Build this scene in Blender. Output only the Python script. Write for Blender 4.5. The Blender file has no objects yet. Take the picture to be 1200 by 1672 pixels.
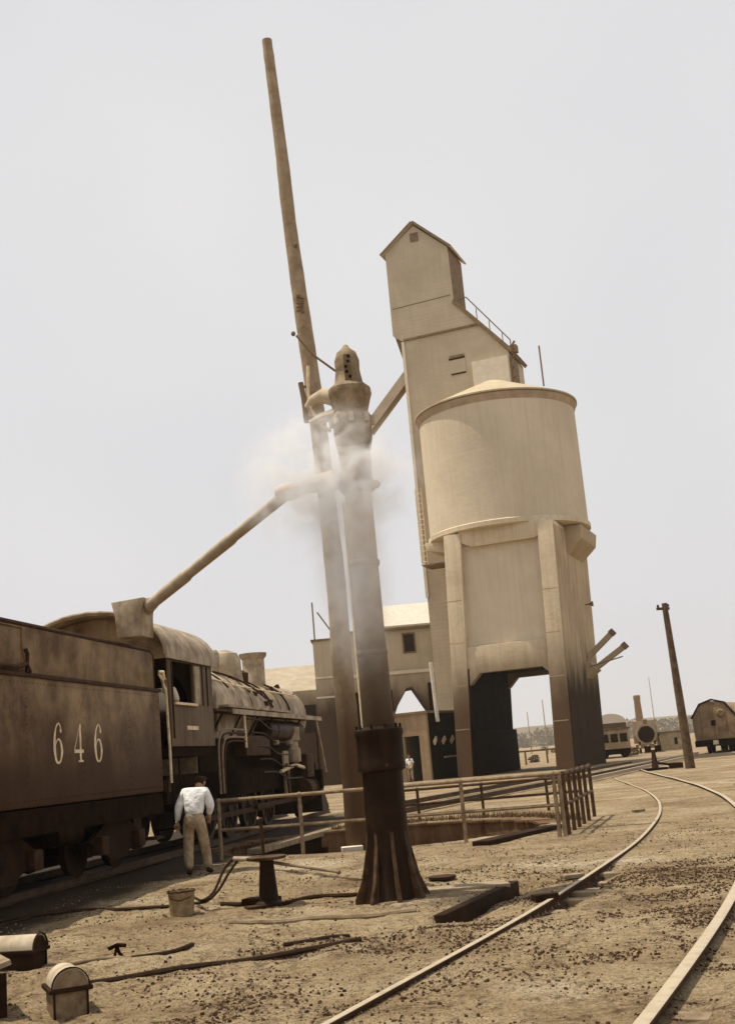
import bpy, math, random
import numpy as np
from mathutils import Vector, Matrix
random.seed(7); RNG = np.random.RandomState(11)
S = bpy.context.scene
COL = S.collection
PI = math.pi

# ------------------------------------------------------------------ camera, sky, sun, exposure
EYE = 1.67; FPX = 1900.0; ROLL = math.radians(5.0)
PITCH = math.atan(404*math.cos(ROLL)/FPX)
Fv = Vector((0, math.cos(PITCH), math.sin(PITCH)))
R0 = Vector((1, 0, 0)); U0 = Vector((0, -math.sin(PITCH), math.cos(PITCH)))
Rv = R0*math.cos(ROLL) - U0*math.sin(ROLL)
Uv = R0*math.sin(ROLL) + U0*math.cos(ROLL)
CAM = Vector((0, 0, EYE))
cam_d = bpy.data.cameras.new('camera'); cam = bpy.data.objects.new('camera', cam_d); COL.objects.link(cam)
m = Matrix((Rv, Uv, -Fv)).transposed().to_4x4(); m.translation = CAM
cam.matrix_world = m
cam_d.sensor_fit = 'VERTICAL'; cam_d.sensor_height = 36; cam_d.sensor_width = 36*1200/1672
cam_d.lens = 36*FPX/1672
cam_d.clip_start = 0.1; cam_d.clip_end = 6000
S.camera = cam

SUN_EL = math.radians(70); SUN_AZ = math.radians(-80)      # azimuth from +Y towards +X of where the sun stands
w = bpy.data.worlds.new('World'); S.world = w; w.use_nodes = True
nt = w.node_tree; nt.nodes.clear()
sky = nt.nodes.new('ShaderNodeTexSky'); sky.sky_type = 'NISHITA'; sky.sun_disc = False
sky.sun_elevation = SUN_EL; sky.sun_rotation = SUN_AZ; sky.dust_density = 4; sky.air_density = 1.0
hs = nt.nodes.new('ShaderNodeHueSaturation'); hs.inputs['Saturation'].default_value = 0.10
mx = nt.nodes.new('ShaderNodeMix'); mx.data_type = 'RGBA'; mx.inputs['Factor'].default_value = 0.86
tc = nt.nodes.new('ShaderNodeTexCoord'); nz = nt.nodes.new('ShaderNodeTexNoise')
nz.inputs['Scale'].default_value = 1.6; nz.inputs['Detail'].default_value = 3
cr = nt.nodes.new('ShaderNodeValToRGB')
cr.color_ramp.elements[0].position = .3; cr.color_ramp.elements[0].color = (7.0, 7.05, 7.4, 1)
cr.color_ramp.elements[1].position = .75; cr.color_ramp.elements[1].color = (8.5, 8.4, 8.5, 1)
bg = nt.nodes.new('ShaderNodeBackground'); bg.inputs['Strength'].default_value = 0.1
wo = nt.nodes.new('ShaderNodeOutputWorld')
L = nt.links.new
L(sky.outputs[0], hs.inputs['Color']); L(hs.outputs[0], mx.inputs['A'])
L(tc.outputs['Generated'], nz.inputs['Vector']); L(nz.outputs['Fac'], cr.inputs[0]); L(cr.outputs[0], mx.inputs['B'])
L(mx.outputs['Result'], bg.inputs['Color']); L(bg.outputs[0], wo.inputs['Surface'])

sd = bpy.data.lights.new('sun', 'SUN'); sun = bpy.data.objects.new('sun', sd); COL.objects.link(sun)
sd.energy = 4.8; sd.angle = math.radians(0.6); sd.color = (1.0, .93, .80)
sdir = Vector((math.sin(SUN_AZ)*math.cos(SUN_EL), math.cos(SUN_AZ)*math.cos(SUN_EL), math.sin(SUN_EL)))
sun.rotation_euler = sdir.to_track_quat('Z', 'Y').to_euler()
S.view_settings.view_transform = 'Standard'; S.view_settings.look = 'None'
S.view_settings.exposure = 0; S.view_settings.gamma = 1
S.view_settings.use_curve_mapping = False
S.cycles.volume_bounces = 3; S.cycles.max_bounces = 6

# ------------------------------------------------------------------ surveying: photo direction -> point of the place
def ray(x, y): return Fv + Rv*((x-600)/FPX) + Uv*((836-y)/FPX)
def G(x, y, z=0.0):
    d = ray(x, y); return CAM + d*((z-EYE)/d.z)
def P(x, y, Y):
    d = ray(x, y); return CAM + d*(Y/d.y)

# ------------------------------------------------------------------ materials
def mat(name, base, dark=None, scale=2.0, rough=.85, bump=.25, bscale=18, metal=0.0, detail=6, contrast=(.35, .65),
        light_grad=None, streak=None, bands=None, bdist=.02, spec=.12):
    """base/dark mottled by noise; light_grad=(z_lo, z_hi, colour, patchiness): painted light, dark at the foot to pale above; streak=(colour, amount)"""
    mt = bpy.data.materials.new(name); mt.use_nodes = True; t = mt.node_tree; N = t.nodes; K = t.links.new
    b = N['Principled BSDF']; b.inputs['Roughness'].default_value = rough; b.inputs['Metallic'].default_value = metal; b.inputs['Specular IOR Level'].default_value = spec; b.inputs['Specular Tint'].default_value = (1, .72, .5, 1)
    geo = N.new('ShaderNodeNewGeometry')
    n1 = N.new('ShaderNodeTexNoise'); n1.inputs['Scale'].default_value = scale; n1.inputs['Detail'].default_value = detail
    n1.inputs['Roughness'].default_value = .65
    K(geo.outputs['Position'], n1.inputs['Vector'])
    r = N.new('ShaderNodeValToRGB'); r.color_ramp.elements[0].position = contrast[0]; r.color_ramp.elements[1].position = contrast[1]
    dark = dark or tuple(c*.6 for c in base)
    r.color_ramp.elements[0].color = (*dark, 1); r.color_ramp.elements[1].color = (*base, 1)
    K(n1.outputs['Fac'], r.inputs[0]); out = r.outputs[0]
    if streak:
        mp = N.new('ShaderNodeMapping'); mp.inputs['Scale'].default_value = (3.2, 3.2, .12)
        K(geo.outputs['Position'], mp.inputs['Vector'])
        n2 = N.new('ShaderNodeTexNoise'); n2.inputs['Scale'].default_value = 1.6; n2.inputs['Detail'].default_value = 5
        K(mp.outputs[0], n2.inputs['Vector'])
        mr = N.new('ShaderNodeMapRange'); mr.inputs['From Min'].default_value = .48; mr.inputs['From Max'].default_value = .75
        mr.inputs['To Max'].default_value = streak[1]; K(n2.outputs['Fac'], mr.inputs['Value'])
        mm = N.new('ShaderNodeMix'); mm.data_type = 'RGBA'; mm.inputs['B'].default_value = (*streak[0], 1)
        K(mr.outputs[0], mm.inputs['Factor']); K(out, mm.inputs['A']); out = mm.outputs['Result']
    if light_grad:
        z0, z1, c, patch = light_grad
        sp = N.new('ShaderNodeSeparateXYZ'); K(geo.outputs['Position'], sp.inputs[0])
        mp = N.new('ShaderNodeMapping'); mp.inputs['Scale'].default_value = (1, 1, .35); K(geo.outputs['Position'], mp.inputs['Vector'])
        n3 = N.new('ShaderNodeTexNoise'); n3.inputs['Scale'].default_value = 1.1; n3.inputs['Detail'].default_value = 6
        K(mp.outputs[0], n3.inputs['Vector'])
        ad = N.new('ShaderNodeMath'); ad.operation = 'MULTIPLY_ADD'; ad.inputs[1].default_value = patch
        K(n3.outputs['Fac'], ad.inputs[0]); K(sp.outputs['Z'], ad.inputs[2])
        mr = N.new('ShaderNodeMapRange'); mr.interpolation_type = 'SMOOTHSTEP'
        mr.inputs['From Min'].default_value = z0+patch*.5; mr.inputs['From Max'].default_value = z1+patch*.5
        mr.inputs['To Min'].default_value = .94; mr.inputs['To Max'].default_value = 0; K(ad.outputs[0], mr.inputs['Value'])
        mm = N.new('ShaderNodeMix'); mm.data_type = 'RGBA'; mm.inputs['B'].default_value = (*c, 1)
        K(mr.outputs[0], mm.inputs['Factor']); K(out, mm.inputs['A']); out = mm.outputs['Result']
    K(out, b.inputs['Base Color'])
    bn = N.new('ShaderNodeTexNoise'); bn.inputs['Scale'].default_value = bscale; bn.inputs['Detail'].default_value = 6
    K(geo.outputs['Position'], bn.inputs['Vector']); h = bn.outputs['Fac']
    if bands:      # horizontal board / form joints: (spacing in m, depth weight)
        sp2 = N.new('ShaderNodeSeparateXYZ'); K(geo.outputs['Position'], sp2.inputs[0])
        dv = N.new('ShaderNodeMath'); dv.operation = 'DIVIDE'; dv.inputs[1].default_value = bands[0]; K(sp2.outputs['Z'], dv.inputs[0])
        fr = N.new('ShaderNodeMath'); fr.operation = 'FRACT'; K(dv.outputs[0], fr.inputs[0])
        a2 = N.new('ShaderNodeMath'); a2.operation = 'MULTIPLY_ADD'; a2.inputs[1].default_value = bands[1]
        K(fr.outputs[0], a2.inputs[0]); K(h, a2.inputs[2]); h = a2.outputs[0]
    bp = N.new('ShaderNodeBump'); bp.inputs['Strength'].default_value = bump; bp.inputs['Distance'].default_value = bdist
    K(h, bp.inputs['Height']); K(bp.outputs[0], b.inputs['Normal'])
    return mt

LOW_DARK = (.022, .010, .005)
M = {}
M['concrete'] = mat('weathered concrete', (.66, .55, .39), (.50, .41, .28), .35, .9, .3, 5, streak=((.36, .28, .18), .5),
                    light_grad=(3.6, 9.2, (.10, .055, .028), 3.0), bands=(1.2, .25), bdist=.05)  # dark foot and pale upper part imitate veiling glare in the colour
M['legside'] = mat('streaked leg side', (.50, .40, .26), (.40, .31, .20), .4, .9, .4, 6, streak=((.20, .12, .07), .8), light_grad=(4.6, 8.6, (.018, .008, .004), 3.0), spec=.05)  # shaded leg side painted dark low down, glare-pale above
M['inner'] = mat('shaded bin wall', (.045, .022, .011), (.014, .006, .003), .5, .9, .4, 6, streak=((.08, .045, .025), .5), light_grad=(2.5, 8.5, (.008, .004, .002), 3.0), spec=.04)  # near-black colour stands in for deep shade
M['silo'] = mat('bin concrete', (.62, .53, .39), (.52, .44, .32), .25, .9, .25, 4, streak=((.46, .36, .24), .45), bands=(1.25, .3), bdist=.06)
M['soffit'] = mat('darker soffit', (.42, .33, .22), (.30, .22, .14), 1, .9)  # eave underside, darker than the drum
M['siding'] = mat('board siding', (.54, .455, .33), (.46, .385, .275), .5, .85, .5, 9, bands=(.30, 1.2), bdist=.05, streak=((.42, .34, .23), .4))
M['trim'] = mat('dark trim boards', (.24, .17, .10), (.16, .11, .06), 3)
M['palewood'] = mat('pale boards', (.70, .62, .48), (.6, .52, .4), 2)
M['darkwood'] = mat('dark wood', (.035, .018, .009), (.014, .007, .004), 3)
M['loco'] = mat('locomotive paint', (.034, .019, .010), (.014, .007, .004), 1.6, .5, .2, 30, streak=((.09, .06, .035), .6))
M['tender'] = mat('light-graded tender paint', (.34, .235, .125), (.080, .042, .018), 1.1, .55, .25, 12, contrast=(.38, .7),
                  light_grad=(1.7, 3.2, (.040, .016, .006), 1.6), streak=((.16, .105, .06), .6))  # tank side darkens downward; its paler top paints in the sky light
M['boiler'] = mat('glare-pale boiler', (.48, .39, .27), (.19, .135, .08), 2.2, .5, .2, 25, streak=((.12, .08, .05), .5))  # pale tone paints in light and glare over the boiler
M['black'] = mat('black iron', (.020, .009, .003), (.006, .003, .002), 4, .8, spec=.04)
M['rustiron'] = mat('brown iron', (.060, .030, .014), (.025, .011, .005), 5, .65)
M['cream'] = mat('cream paint', (.86, .71, .48), (.55, .42, .26), 8, .7)
M['stand'] = mat('glare-graded standpipe paint', (.50, .41, .29), (.38, .295, .195), 2.5, .7, .15, 20,
                 light_grad=(2.0, 4.4, (.030, .014, .006), .9))  # column pales upward, imitating glare over its upper part
M['head'] = mat('rusty valve head', (.32, .24, .15), (.15, .10, .055), 5, .75, .5, 16)
M['pedestal'] = mat('tarred cast iron', (.022, .012, .007), (.010, .005, .003), 3, .6, .3, 25, streak=((.07, .042, .024), .4))
M['rustflange'] = mat('rusty cast iron', (.11, .065, .037), (.035, .019, .01), 6, .7)
M['pole'] = mat('weathered pole wood', (.39, .295, .195), (.24, .17, .10), 3.0, .9, .6, 8,
                light_grad=(2.2, 4.4, (.075, .040, .020), 2.0), streak=((.24, .165, .10), .7))  # weathered wood; the dark-to-pale change with height paints in glare
M['telpole'] = mat('telegraph pole wood', (.13, .09, .055), (.07, .04, .022), 4)
M['railtop'] = mat('worn rail steel', (.42, .345, .24), (.33, .26, .175), 9, .45, .1, 20, contrast=(.3, .55))
M['railside'] = mat('rusty shaded rail side', (.055, .028, .013), (.025, .012, .006), 5, .8)  # rust, darkened further to include the shadow on this side
M['farrail'] = mat('rusty rail steel', (.10, .065, .04), (.05, .03, .018), 3, .6)
M['pipe'] = mat('galvanised pipe', (.30, .225, .14), (.17, .115, .065), 8, .55)
M['darkpipe'] = mat('dark painted pipe', (.10, .058, .032), (.05, .025, .014), 8, .6)
M['bucket'] = mat('tin bucket', (.34, .25, .14), (.2, .13, .07), 12, .5)
M['white'] = mat('white cotton', (.86, .85, .83), (.72, .70, .67), 9, .9, .9, 9, bdist=.06)
M['khaki'] = mat('khaki cloth', (.42, .33, .22), (.20, .13, .07), 5, .95, .9, 9, bdist=.05)
M['skin'] = mat('skin', (.38, .24, .15), (.3, .18, .11), 10, .6)
M['dcloth'] = mat('dark cloth', (.045, .026, .016), (.02, .012, .008), 8)
M['boxwood'] = mat('painted box', (.27, .20, .12), (.13, .085, .045), 9, .8)
M['lid'] = mat('dull lid sheet', (.50, .42, .30), (.34, .27, .18), 7, .6, .3, 12)
M['roofmetal'] = mat('pale sheet metal', (.66, .60, .50), (.5, .44, .35), 5, .5)
M['stone'] = mat('cinder', (.10, .062, .036), (.03, .016, .009), 14, .95, .5, 40)
M['ash'] = mat('ash clod', (.34, .27, .18), (.22, .16, .1), 14, .95, .5, 40)
M['hose'] = mat('rubber hose', (.045, .027, .017), (.025, .014, .009), 10)
M['timber'] = mat('old timber', (.30, .235, .155), (.15, .105, .062), 4, .9, .6, 14)
M['pit'] = mat('pit wall', (.15, .088, .05), (.07, .036, .018), 1.6, .95, .6, 9, streak=((.2, .13, .08), .6))
M['grass'] = mat('dry grass', (.20, .13, .065), (.09, .05, .025), 5)
M['leaf'] = mat('far foliage', (.26, .21, .14), (.17, .135, .085), .5)  # leaf colour made pale to stand in for distance haze
M['building'] = mat('far plaster', (.52, .44, .32), (.42, .35, .25), .4, .9, .3, 3, streak=((.36, .29, .2), .5), light_grad=(5.0, 8.4, (.06, .032, .017), 2.5))  # lower wall dark, upper wall pale as if veiled by glare
M['car'] = mat('faded car paint', (.42, .34, .23), (.28, .22, .14), 1.5)
M['glass'] = mat('dark pane', (.03, .018, .01), (.02, .012, .008), 2, .2)

# ------------------------------------------------------------------ mesh builder
class MB:
    def __init__(s): s.v = []; s.f = []
    def add(s, vs, fs):
        o = len(s.v); s.v += [tuple(v) for v in vs]; s.f += [tuple(i+o for i in f) for f in fs]; return s
    def box(s, c, d, rz=0.0, rx=0.0, ry=0.0):
        x, y, z = d[0]/2, d[1]/2, d[2]/2
        R = Matrix.Rotation(rz, 3, 'Z') @ Matrix.Rotation(ry, 3, 'Y') @ Matrix.Rotation(rx, 3, 'X')
        vs = [Vector(c) + R @ Vector((a*x, b*y, e*z)) for a in (-1, 1) for b in (-1, 1) for e in (-1, 1)]
        return s.add(vs, [(0, 1, 3, 2), (4, 6, 7, 5), (0, 4, 5, 1), (2, 3, 7, 6), (0, 2, 6, 4), (1, 5, 7, 3)])
    def b2(s, x0, x1, y0, y1, z0, z1): return s.box(((x0+x1)/2, (y0+y1)/2, (z0+z1)/2), (x1-x0, y1-y0, z1-z0))
    def prism(s, poly, fn, d0, d1):
        """poly of (a,b); fn(a,b,d)->xyz"""
        n = len(poly); vs = [fn(a, b, d0) for a, b in poly] + [fn(a, b, d1) for a, b in poly]
        fs = [tuple(range(n))[::-1], tuple(range(n, 2*n))] + [(i, (i+1) % n, n+(i+1) % n, n+i) for i in range(n)]
        return s.add(vs, fs)
    def tube(s, pts, r, seg=8, cap=True, jit=0, squash=1):
        pts = [Vector(p) for p in pts]; n = len(pts)
        rs = list(r) if hasattr(r, '__len__') else [r]*n
        up = Vector((0, 0, 1)); prev = None; vs = []
        for i, p in enumerate(pts):
            t = (pts[min(i+1, n-1)] - pts[max(i-1, 0)]).normalized()
            if prev is None:
                a = t.cross(up)
                if a.length < .1: a = t.cross(Vector((0, 1, 0)))
                a.normalize()
            else:
                a = (prev - t*prev.dot(t)).normalized()
            prev = a; b = t.cross(a)
            for k in range(seg):
                th = 2*PI*k/seg; rr = rs[i]*(1+random.uniform(-jit, jit))
                vs.append(p + a*(math.cos(th)*rr) + b*(math.sin(th)*rr*squash))
        fs = [(i*seg+k, i*seg+(k+1) % seg, (i+1)*seg+(k+1) % seg, (i+1)*seg+k) for i in range(n-1) for k in range(seg)]
        if cap: fs += [tuple(range(seg))[::-1], tuple(range((n-1)*seg, n*seg))]
        return s.add(vs, fs)
    def lathe(s, prof, c=(0, 0, 0), seg=24, axis='Z', jit=0):
        """prof [(r, h)] around an axis through c"""
        vs = []; c = Vector(c)
        for r, h in prof:
            for k in range(seg):
                th = 2*PI*k/seg; a, b = math.cos(th)*r, math.sin(th)*r
                vs.append(c + (Vector((a, b, h)) if axis == 'Z' else Vector((a, h, b)) if axis == 'Y' else Vector((h, a, b))))
        n = len(prof)
        fs = [(i*seg+k, i*seg+(k+1) % seg, (i+1)*seg+(k+1) % seg, (i+1)*seg+k) for i in range(n-1) for k in range(seg)]
        fs += [tuple(range(seg))[::-1], tuple(range((n-1)*seg, n*seg))]
        return s.add(vs, fs)
    def ball(s, c, r, seg=12, rings=8):
        rr = r if hasattr(r, '__len__') else (r, r, r); vs = []
        for i in range(rings+1):
            ph = PI*(i/rings)*.998+.001
            for k in range(seg):
                th = 2*PI*k/seg; vs.append((c[0]+rr[0]*math.sin(ph)*math.cos(th), c[1]+rr[1]*math.sin(ph)*math.sin(th), c[2]+rr[2]*math.cos(ph)))
        fs = [(i*seg+k, (i+1)*seg+k, (i+1)*seg+(k+1) % seg, i*seg+(k+1) % seg) for i in range(rings) for k in range(seg)]
        return s.add(vs, fs)
    def build(s, name, m, parent=None, bevel=0, smooth=.7):
        me = bpy.data.meshes.new(name); me.from_pydata(s.v, [], s.f); me.validate(); me.update()
        import bmesh
        bm = bmesh.new(); bm.from_mesh(me); bmesh.ops.recalc_face_normals(bm, faces=bm.faces)
        if bevel: bmesh.ops.bevel(bm, geom=[e for e in bm.edges if e.is_manifold and e.calc_face_angle(0) > .6], offset=bevel, segments=2, affect='EDGES', profile=.6)
        bm.to_mesh(me); bm.free()
        for p in me.polygons: p.use_smooth = True
        me.set_sharp_from_angle(angle=smooth)
        me.materials.append(m)
        o = bpy.data.objects.new(name, me); COL.objects.link(o)
        if parent: o.parent = parent
        return o

def tag(o, label=None, cat=None, group=None, kind=None):
    if label: o['label'] = label
    if cat: o['category'] = cat
    if group: o['group'] = group
    if kind: o['kind'] = kind
    return o
def thing(name, label, cat, loc=(0, 0, 0), rz=0.0, group=None):
    o = bpy.data.objects.new(name, None); COL.objects.link(o); o.empty_display_size = .3
    o.location = loc; o.rotation_euler = (0, 0, rz); return tag(o, label, cat, group)
def copy_tree(o, loc=None, label=None, parent=None):
    c = o.copy(); COL.objects.link(c)
    if parent: c.parent = parent
    if loc is not None: c.location = loc
    if label: c['label'] = label
    for ch in list(o.children):
        copy_tree(ch, parent=c)
    return c
def catmull(pts, n=8):
    pts = [Vector(p) for p in pts]; q = [pts[0]*2-pts[1]] + pts + [pts[-1]*2-pts[-2]]; out = []
    for i in range(1, len(q)-2):
        for k in range(n):
            t = k/n; a, b, c, d = q[i-1:i+3]
            out.append(.5*((2*b)+(c-a)*t+(2*a-5*b+4*c-d)*t*t+(3*b-a-3*c+d)*t**3))
    return out + [pts[-1]]

# ------------------------------------------------------------------ ground
_tab = RNG.rand(256, 256)
def vnoise(x, y, f):
    x = np.asarray(x)*f+37.3; y = np.asarray(y)*f+11.7
    xi = np.floor(x).astype(int); yi = np.floor(y).astype(int); fx = x-xi; fy = y-yi
    fx = fx*fx*(3-2*fx); fy = fy*fy*(3-2*fy)
    g = lambda a, b: _tab[a % 256, b % 256]
    return (g(xi, yi)*(1-fx)+g(xi+1, yi)*fx)*(1-fy)+(g(xi, yi+1)*(1-fx)+g(xi+1, yi+1)*fx)*fy - .5
PC = (-.3, 26.6); PR = 3.9; PFLOOR = -1.15
RAIL_L = [(-2.6, 3.2), (-1.6, 5.7)] + [tuple(G(x, y).xy) for x, y in [(550, 1672), (700, 1590), (820, 1520), (890, 1480), (1000, 1415), (1060, 1350), (1075, 1320), (1060, 1295), (1000, 1270)]]
RAIL_R = [(-.7, 2.6), (.35, 5.1)] + [tuple(G(x, y).xy) for x, y in [(1040, 1672), (1100, 1610), (1170, 1530), (1200, 1490)]] + [(4.3, 14.9), (5.9, 20.6)] + [tuple(G(x, y).xy) for x, y in [(1200, 1315), (1150, 1290), (1090, 1270), (1040, 1255)]]
def fair(pts, deg):
    a = np.array(pts); c_ = np.polyfit(a[:, 1], a[:, 0], deg, w=1/(1+.02*a[:, 1])); ys_ = np.concatenate([np.arange(a[0, 1], 30, .7), np.arange(30, a[-1, 1], 2.5)])
    print('rail fit', np.round(np.polyval(c_, a[:, 1])-a[:, 0], 2)); return [(float(np.polyval(c_, q_)), float(q_)) for q_ in ys_]
RAIL_L = fair(RAIL_L, 4); RAIL_R = fair(RAIL_R, 4)
RL = catmull([(x, y, 0) for x, y in RAIL_L], 3); RRt = catmull([(x, y, 0) for x, y in RAIL_R], 3)
BOARD = (*G(708, 1497).xy, *G(832, 1440).xy)
def dist_to(poly, x, y):
    d = np.full(x.shape, 1e9)
    for p, q in zip(poly[:-1], poly[1:]):
        ex, ey = q.x-p.x, q.y-p.y; l = ex*ex+ey*ey+1e-9
        t = np.clip(((x-p.x)*ex+(y-p.y)*ey)/l, 0, 1); d = np.minimum(d, np.hypot(x-p.x-t*ex, y-p.y-t*ey))
    return d
def ground_h(x, y, detail=True):
    x = np.asarray(x, float); y = np.asarray(y, float)
    near = 1/(1+(np.hypot(x, y)/35)**2)
    z = .10*vnoise(x, y, .35)*near + .07*vnoise(x, y, .9)*near
    if detail:
        z = z + near*(.05*vnoise(x, y, 2.3)+.032*vnoise(x, y, 5.1)+.022*vnoise(x, y, 11.))
        rough = np.clip(vnoise(x, y, .6)*2.2+.35, 0, 1)
        z = z + near*rough*(.03*vnoise(x, y, 7.7)+.02*np.abs(vnoise(x, y, 17.)))
        # wheel ruts and the low ridge of raked cinders left of the track
        c = (y-(11.3+.17*(x+2)))
        z = z + .05*np.exp(-(c/.22)**2)*(x < .6) - .06*np.exp(-((c+.25)/.1)**2)*(x < .4)*(.6+vnoise(x, y, 3.))
        dl = dist_to(RL, x, y); rL = x > np.interp(y, [p.y for p in RL], [p.x for p in RL])
        dr = dist_to(RRt, x, y); sr = x > np.interp(y, [p.y for p in RRt], [p.x for p in RRt])
        z = z*(1-.93*np.exp(-(np.minimum(dl, dr)/.55)**2)) + .018*np.exp(-(dl/.2)**2)*(~(x > np.interp(y, [p.y for p in RL], [p.x for p in RL]))) - .05*np.exp(-((dr-.18)/.16)**2)*sr*(y < 13)
        z = z - .13*np.exp(-(np.maximum(dl-.03, 0)/.24)**2)*np.exp(-(np.abs(y-14.4)/1.9)**4)*rL*(dl < .8)
        bx, by, cx, cy = BOARD; L2 = math.hypot(cx-bx, cy-by); ux, uy = (cx-bx)/L2, (cy-by)/L2
        tt = (x-bx)*ux+(y-by)*uy; ss = (x-bx)*uy-(y-by)*ux; inb = np.clip(1-np.maximum(-tt, tt-L2)/.15, 0, 1)*(tt > -.2)*(tt < L2+.2)
        z = np.where((ss > 0.01) & (ss < 1.0), z-.17*inb*np.exp(-(np.maximum(ss-.14, 0)/.26)**2), z); z = np.where((ss <= 0.01) & (ss > -.6), z*(1-inb)+inb*.012, z)
    z = np.where((y > 20) & (y < 34) & (np.abs(x-1) < 12), z*.4, z)
    z = z*np.clip(1-(y-60)/30, 0, 1)
    pit = np.clip((PR-.25-np.hypot(x-PC[0], y-PC[1]))/.12, 0, 1)
    return z*(1-pit) + pit*PFLOOR
def axis_pts(lo, hi, step, far_lo, far_hi, g):
    a = list(np.arange(lo, hi, step)); s = step; x = hi
    while x < far_hi: a.append(x); s *= g; x += s
    a.append(far_hi); s = step; x = lo-step; b = []
    while x > far_lo: b.append(x); s *= g; x -= s
    return np.array(b[::-1]+a) if far_lo < lo else np.array(a)
xs = axis_pts(-6.5, 8, .055, -1600, 1600, 1.09); ys = axis_pts(5.5, 24, .055, -60, 3000, 1.06)
XX, YY = np.meshgrid(xs, ys); ZZ = ground_h(XX, YY)
vv = np.stack([XX.ravel(), YY.ravel(), ZZ.ravel()], 1); nx = len(xs); ny = len(ys)
ii = (np.arange(ny-1)[:, None]*nx+np.arange(nx-1)[None, :]).ravel()
ff = np.stack([ii, ii+1, ii+nx+1, ii+nx], 1)
me = bpy.data.meshes.new('ground'); me.vertices.add(len(vv)); me.vertices.foreach_set('co', vv.ravel())
me.loops.add(ff.size); me.loops.foreach_set('vertex_index', ff.ravel().astype(np.int32))
me.polygons.add(len(ff)); me.polygons.foreach_set('loop_start', np.arange(0, ff.size, 4, dtype=np.int32))
me.polygons.foreach_set('loop_total', np.full(len(ff), 4, dtype=np.int32)); me.update(); me.validate()
me.polygons.foreach_set('use_smooth', np.ones(len(ff), dtype=bool))
gm = bpy.data.materials.new('cinder yard dirt'); gm.use_nodes = True; t = gm.node_tree; N = t.nodes; K = t.links.new
b = N['Principled BSDF']; b.inputs['Roughness'].default_value = .95; b.inputs['Specular IOR Level'].default_value = .15
geo = N.new('ShaderNodeNewGeometry')
def noise(sc, det=6, ro=.6, vec=None):
    n = N.new('ShaderNodeTexNoise'); n.inputs['Scale'].default_value = sc; n.inputs['Detail'].default_value = det; n.inputs['Roughness'].default_value = ro
    K(vec or geo.outputs['Position'], n.inputs['Vector']); return n.outputs['Fac']
def ramp(fac, *el):
    r = N.new('ShaderNodeValToRGB')
    for i, (p, c) in enumerate(el):
        e = r.color_ramp.elements[i] if i < 2 else r.color_ramp.elements.new(p)
        e.position = p; e.color = (*c, 1)
    K(fac, r.inputs[0]); return r.outputs[0]
def mixc(fac, a, bb, mode='MIX'):
    n = N.new('ShaderNodeMix'); n.data_type = 'RGBA'; n.blend_type = mode
    for s, v in (('Factor', fac), ('A', a), ('B', bb)):
        if isinstance(v, (int, float)): n.inputs[s].default_value = v
        elif isinstance(v, tuple): n.inputs[s].default_value = (*v, 1)
        else: K(v, n.inputs[s])
    return n.outputs['Result']
c = ramp(noise(.5, 8, .7), (.32, (.17, .11, .055)), (.46, (.31, .225, .125)), (.62, (.41, .32, .19)))
pale = ramp(noise(.33, 4, .5), (.56, (0, 0, 0)), (.68, (1, 1, 1)))
c = mixc(pale, c, (.50, .41, .275))
cind = ramp(noise(9, 8, .78), (.47, (0, 0, 0)), (.60, (.9, .9, .9)))
pat = ramp(noise(1.1, 7, .72), (.40, (0, 0, 0)), (.56, (1, 1, 1)))
cf = mixc(1.0, cind, pat, 'MULTIPLY')
c = mixc(cf, c, (.06, .032, .016))
sx = N.new('ShaderNodeSeparateXYZ'); K(geo.outputs['Position'], sx.inputs[0])
def mth(op, a, b_=0.0, c_=None):
    n = N.new('ShaderNodeMath'); n.operation = op
    for i_, v in enumerate((a, b_, c_)):
        if v is None: continue
        if isinstance(v, (int, float)): n.inputs[i_].default_value = v
        else: K(v, n.inputs[i_])
    return n.outputs[0]
# shade under and beside the engine, painted near black on the ground: strip along x = -6.23 + .16 (y - 20.2), about 2.9 m to its right
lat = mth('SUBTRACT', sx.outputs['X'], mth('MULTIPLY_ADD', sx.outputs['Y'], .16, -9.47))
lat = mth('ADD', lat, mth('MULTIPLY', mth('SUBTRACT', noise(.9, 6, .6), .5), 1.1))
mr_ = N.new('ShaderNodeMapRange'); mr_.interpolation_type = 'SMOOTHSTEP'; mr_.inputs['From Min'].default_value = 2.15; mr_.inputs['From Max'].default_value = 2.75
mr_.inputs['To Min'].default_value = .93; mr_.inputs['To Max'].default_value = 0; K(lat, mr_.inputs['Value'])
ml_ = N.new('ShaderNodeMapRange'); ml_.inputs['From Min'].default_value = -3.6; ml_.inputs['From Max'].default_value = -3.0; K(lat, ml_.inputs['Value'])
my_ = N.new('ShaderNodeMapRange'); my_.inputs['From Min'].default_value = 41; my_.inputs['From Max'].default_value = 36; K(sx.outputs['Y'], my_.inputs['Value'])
engine_shade = mth('MULTIPLY', mth('MULTIPLY', mr_.outputs[0], ml_.outputs[0]), my_.outputs[0])
spk = ramp(noise(24, 5, .8), (.54, (0, 0, 0)), (.62, (.75, .75, .75)))
c = mixc(spk, c, (.11, .066, .036))
peb = ramp(noise(42, 4, .7), (.36, (.45, .42, .38)), (.55, (1, 1, 1)), (.75, (1.25, 1.22, 1.2)))
c = mixc(.8, c, peb, 'MULTIPLY')
c = mixc(engine_shade, c, (.022, .012, .006))
K(c, b.inputs['Base Color'])
bh = N.new('ShaderNodeMath'); bh.operation = 'MULTIPLY_ADD'; bh.inputs[1].default_value = .5
K(noise(55, 5, .7), bh.inputs[0]); K(noise(14, 8, .7), bh.inputs[2])
bp = N.new('ShaderNodeBump'); bp.inputs['Strength'].default_value = .8; bp.inputs['Distance'].default_value = .05
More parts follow.
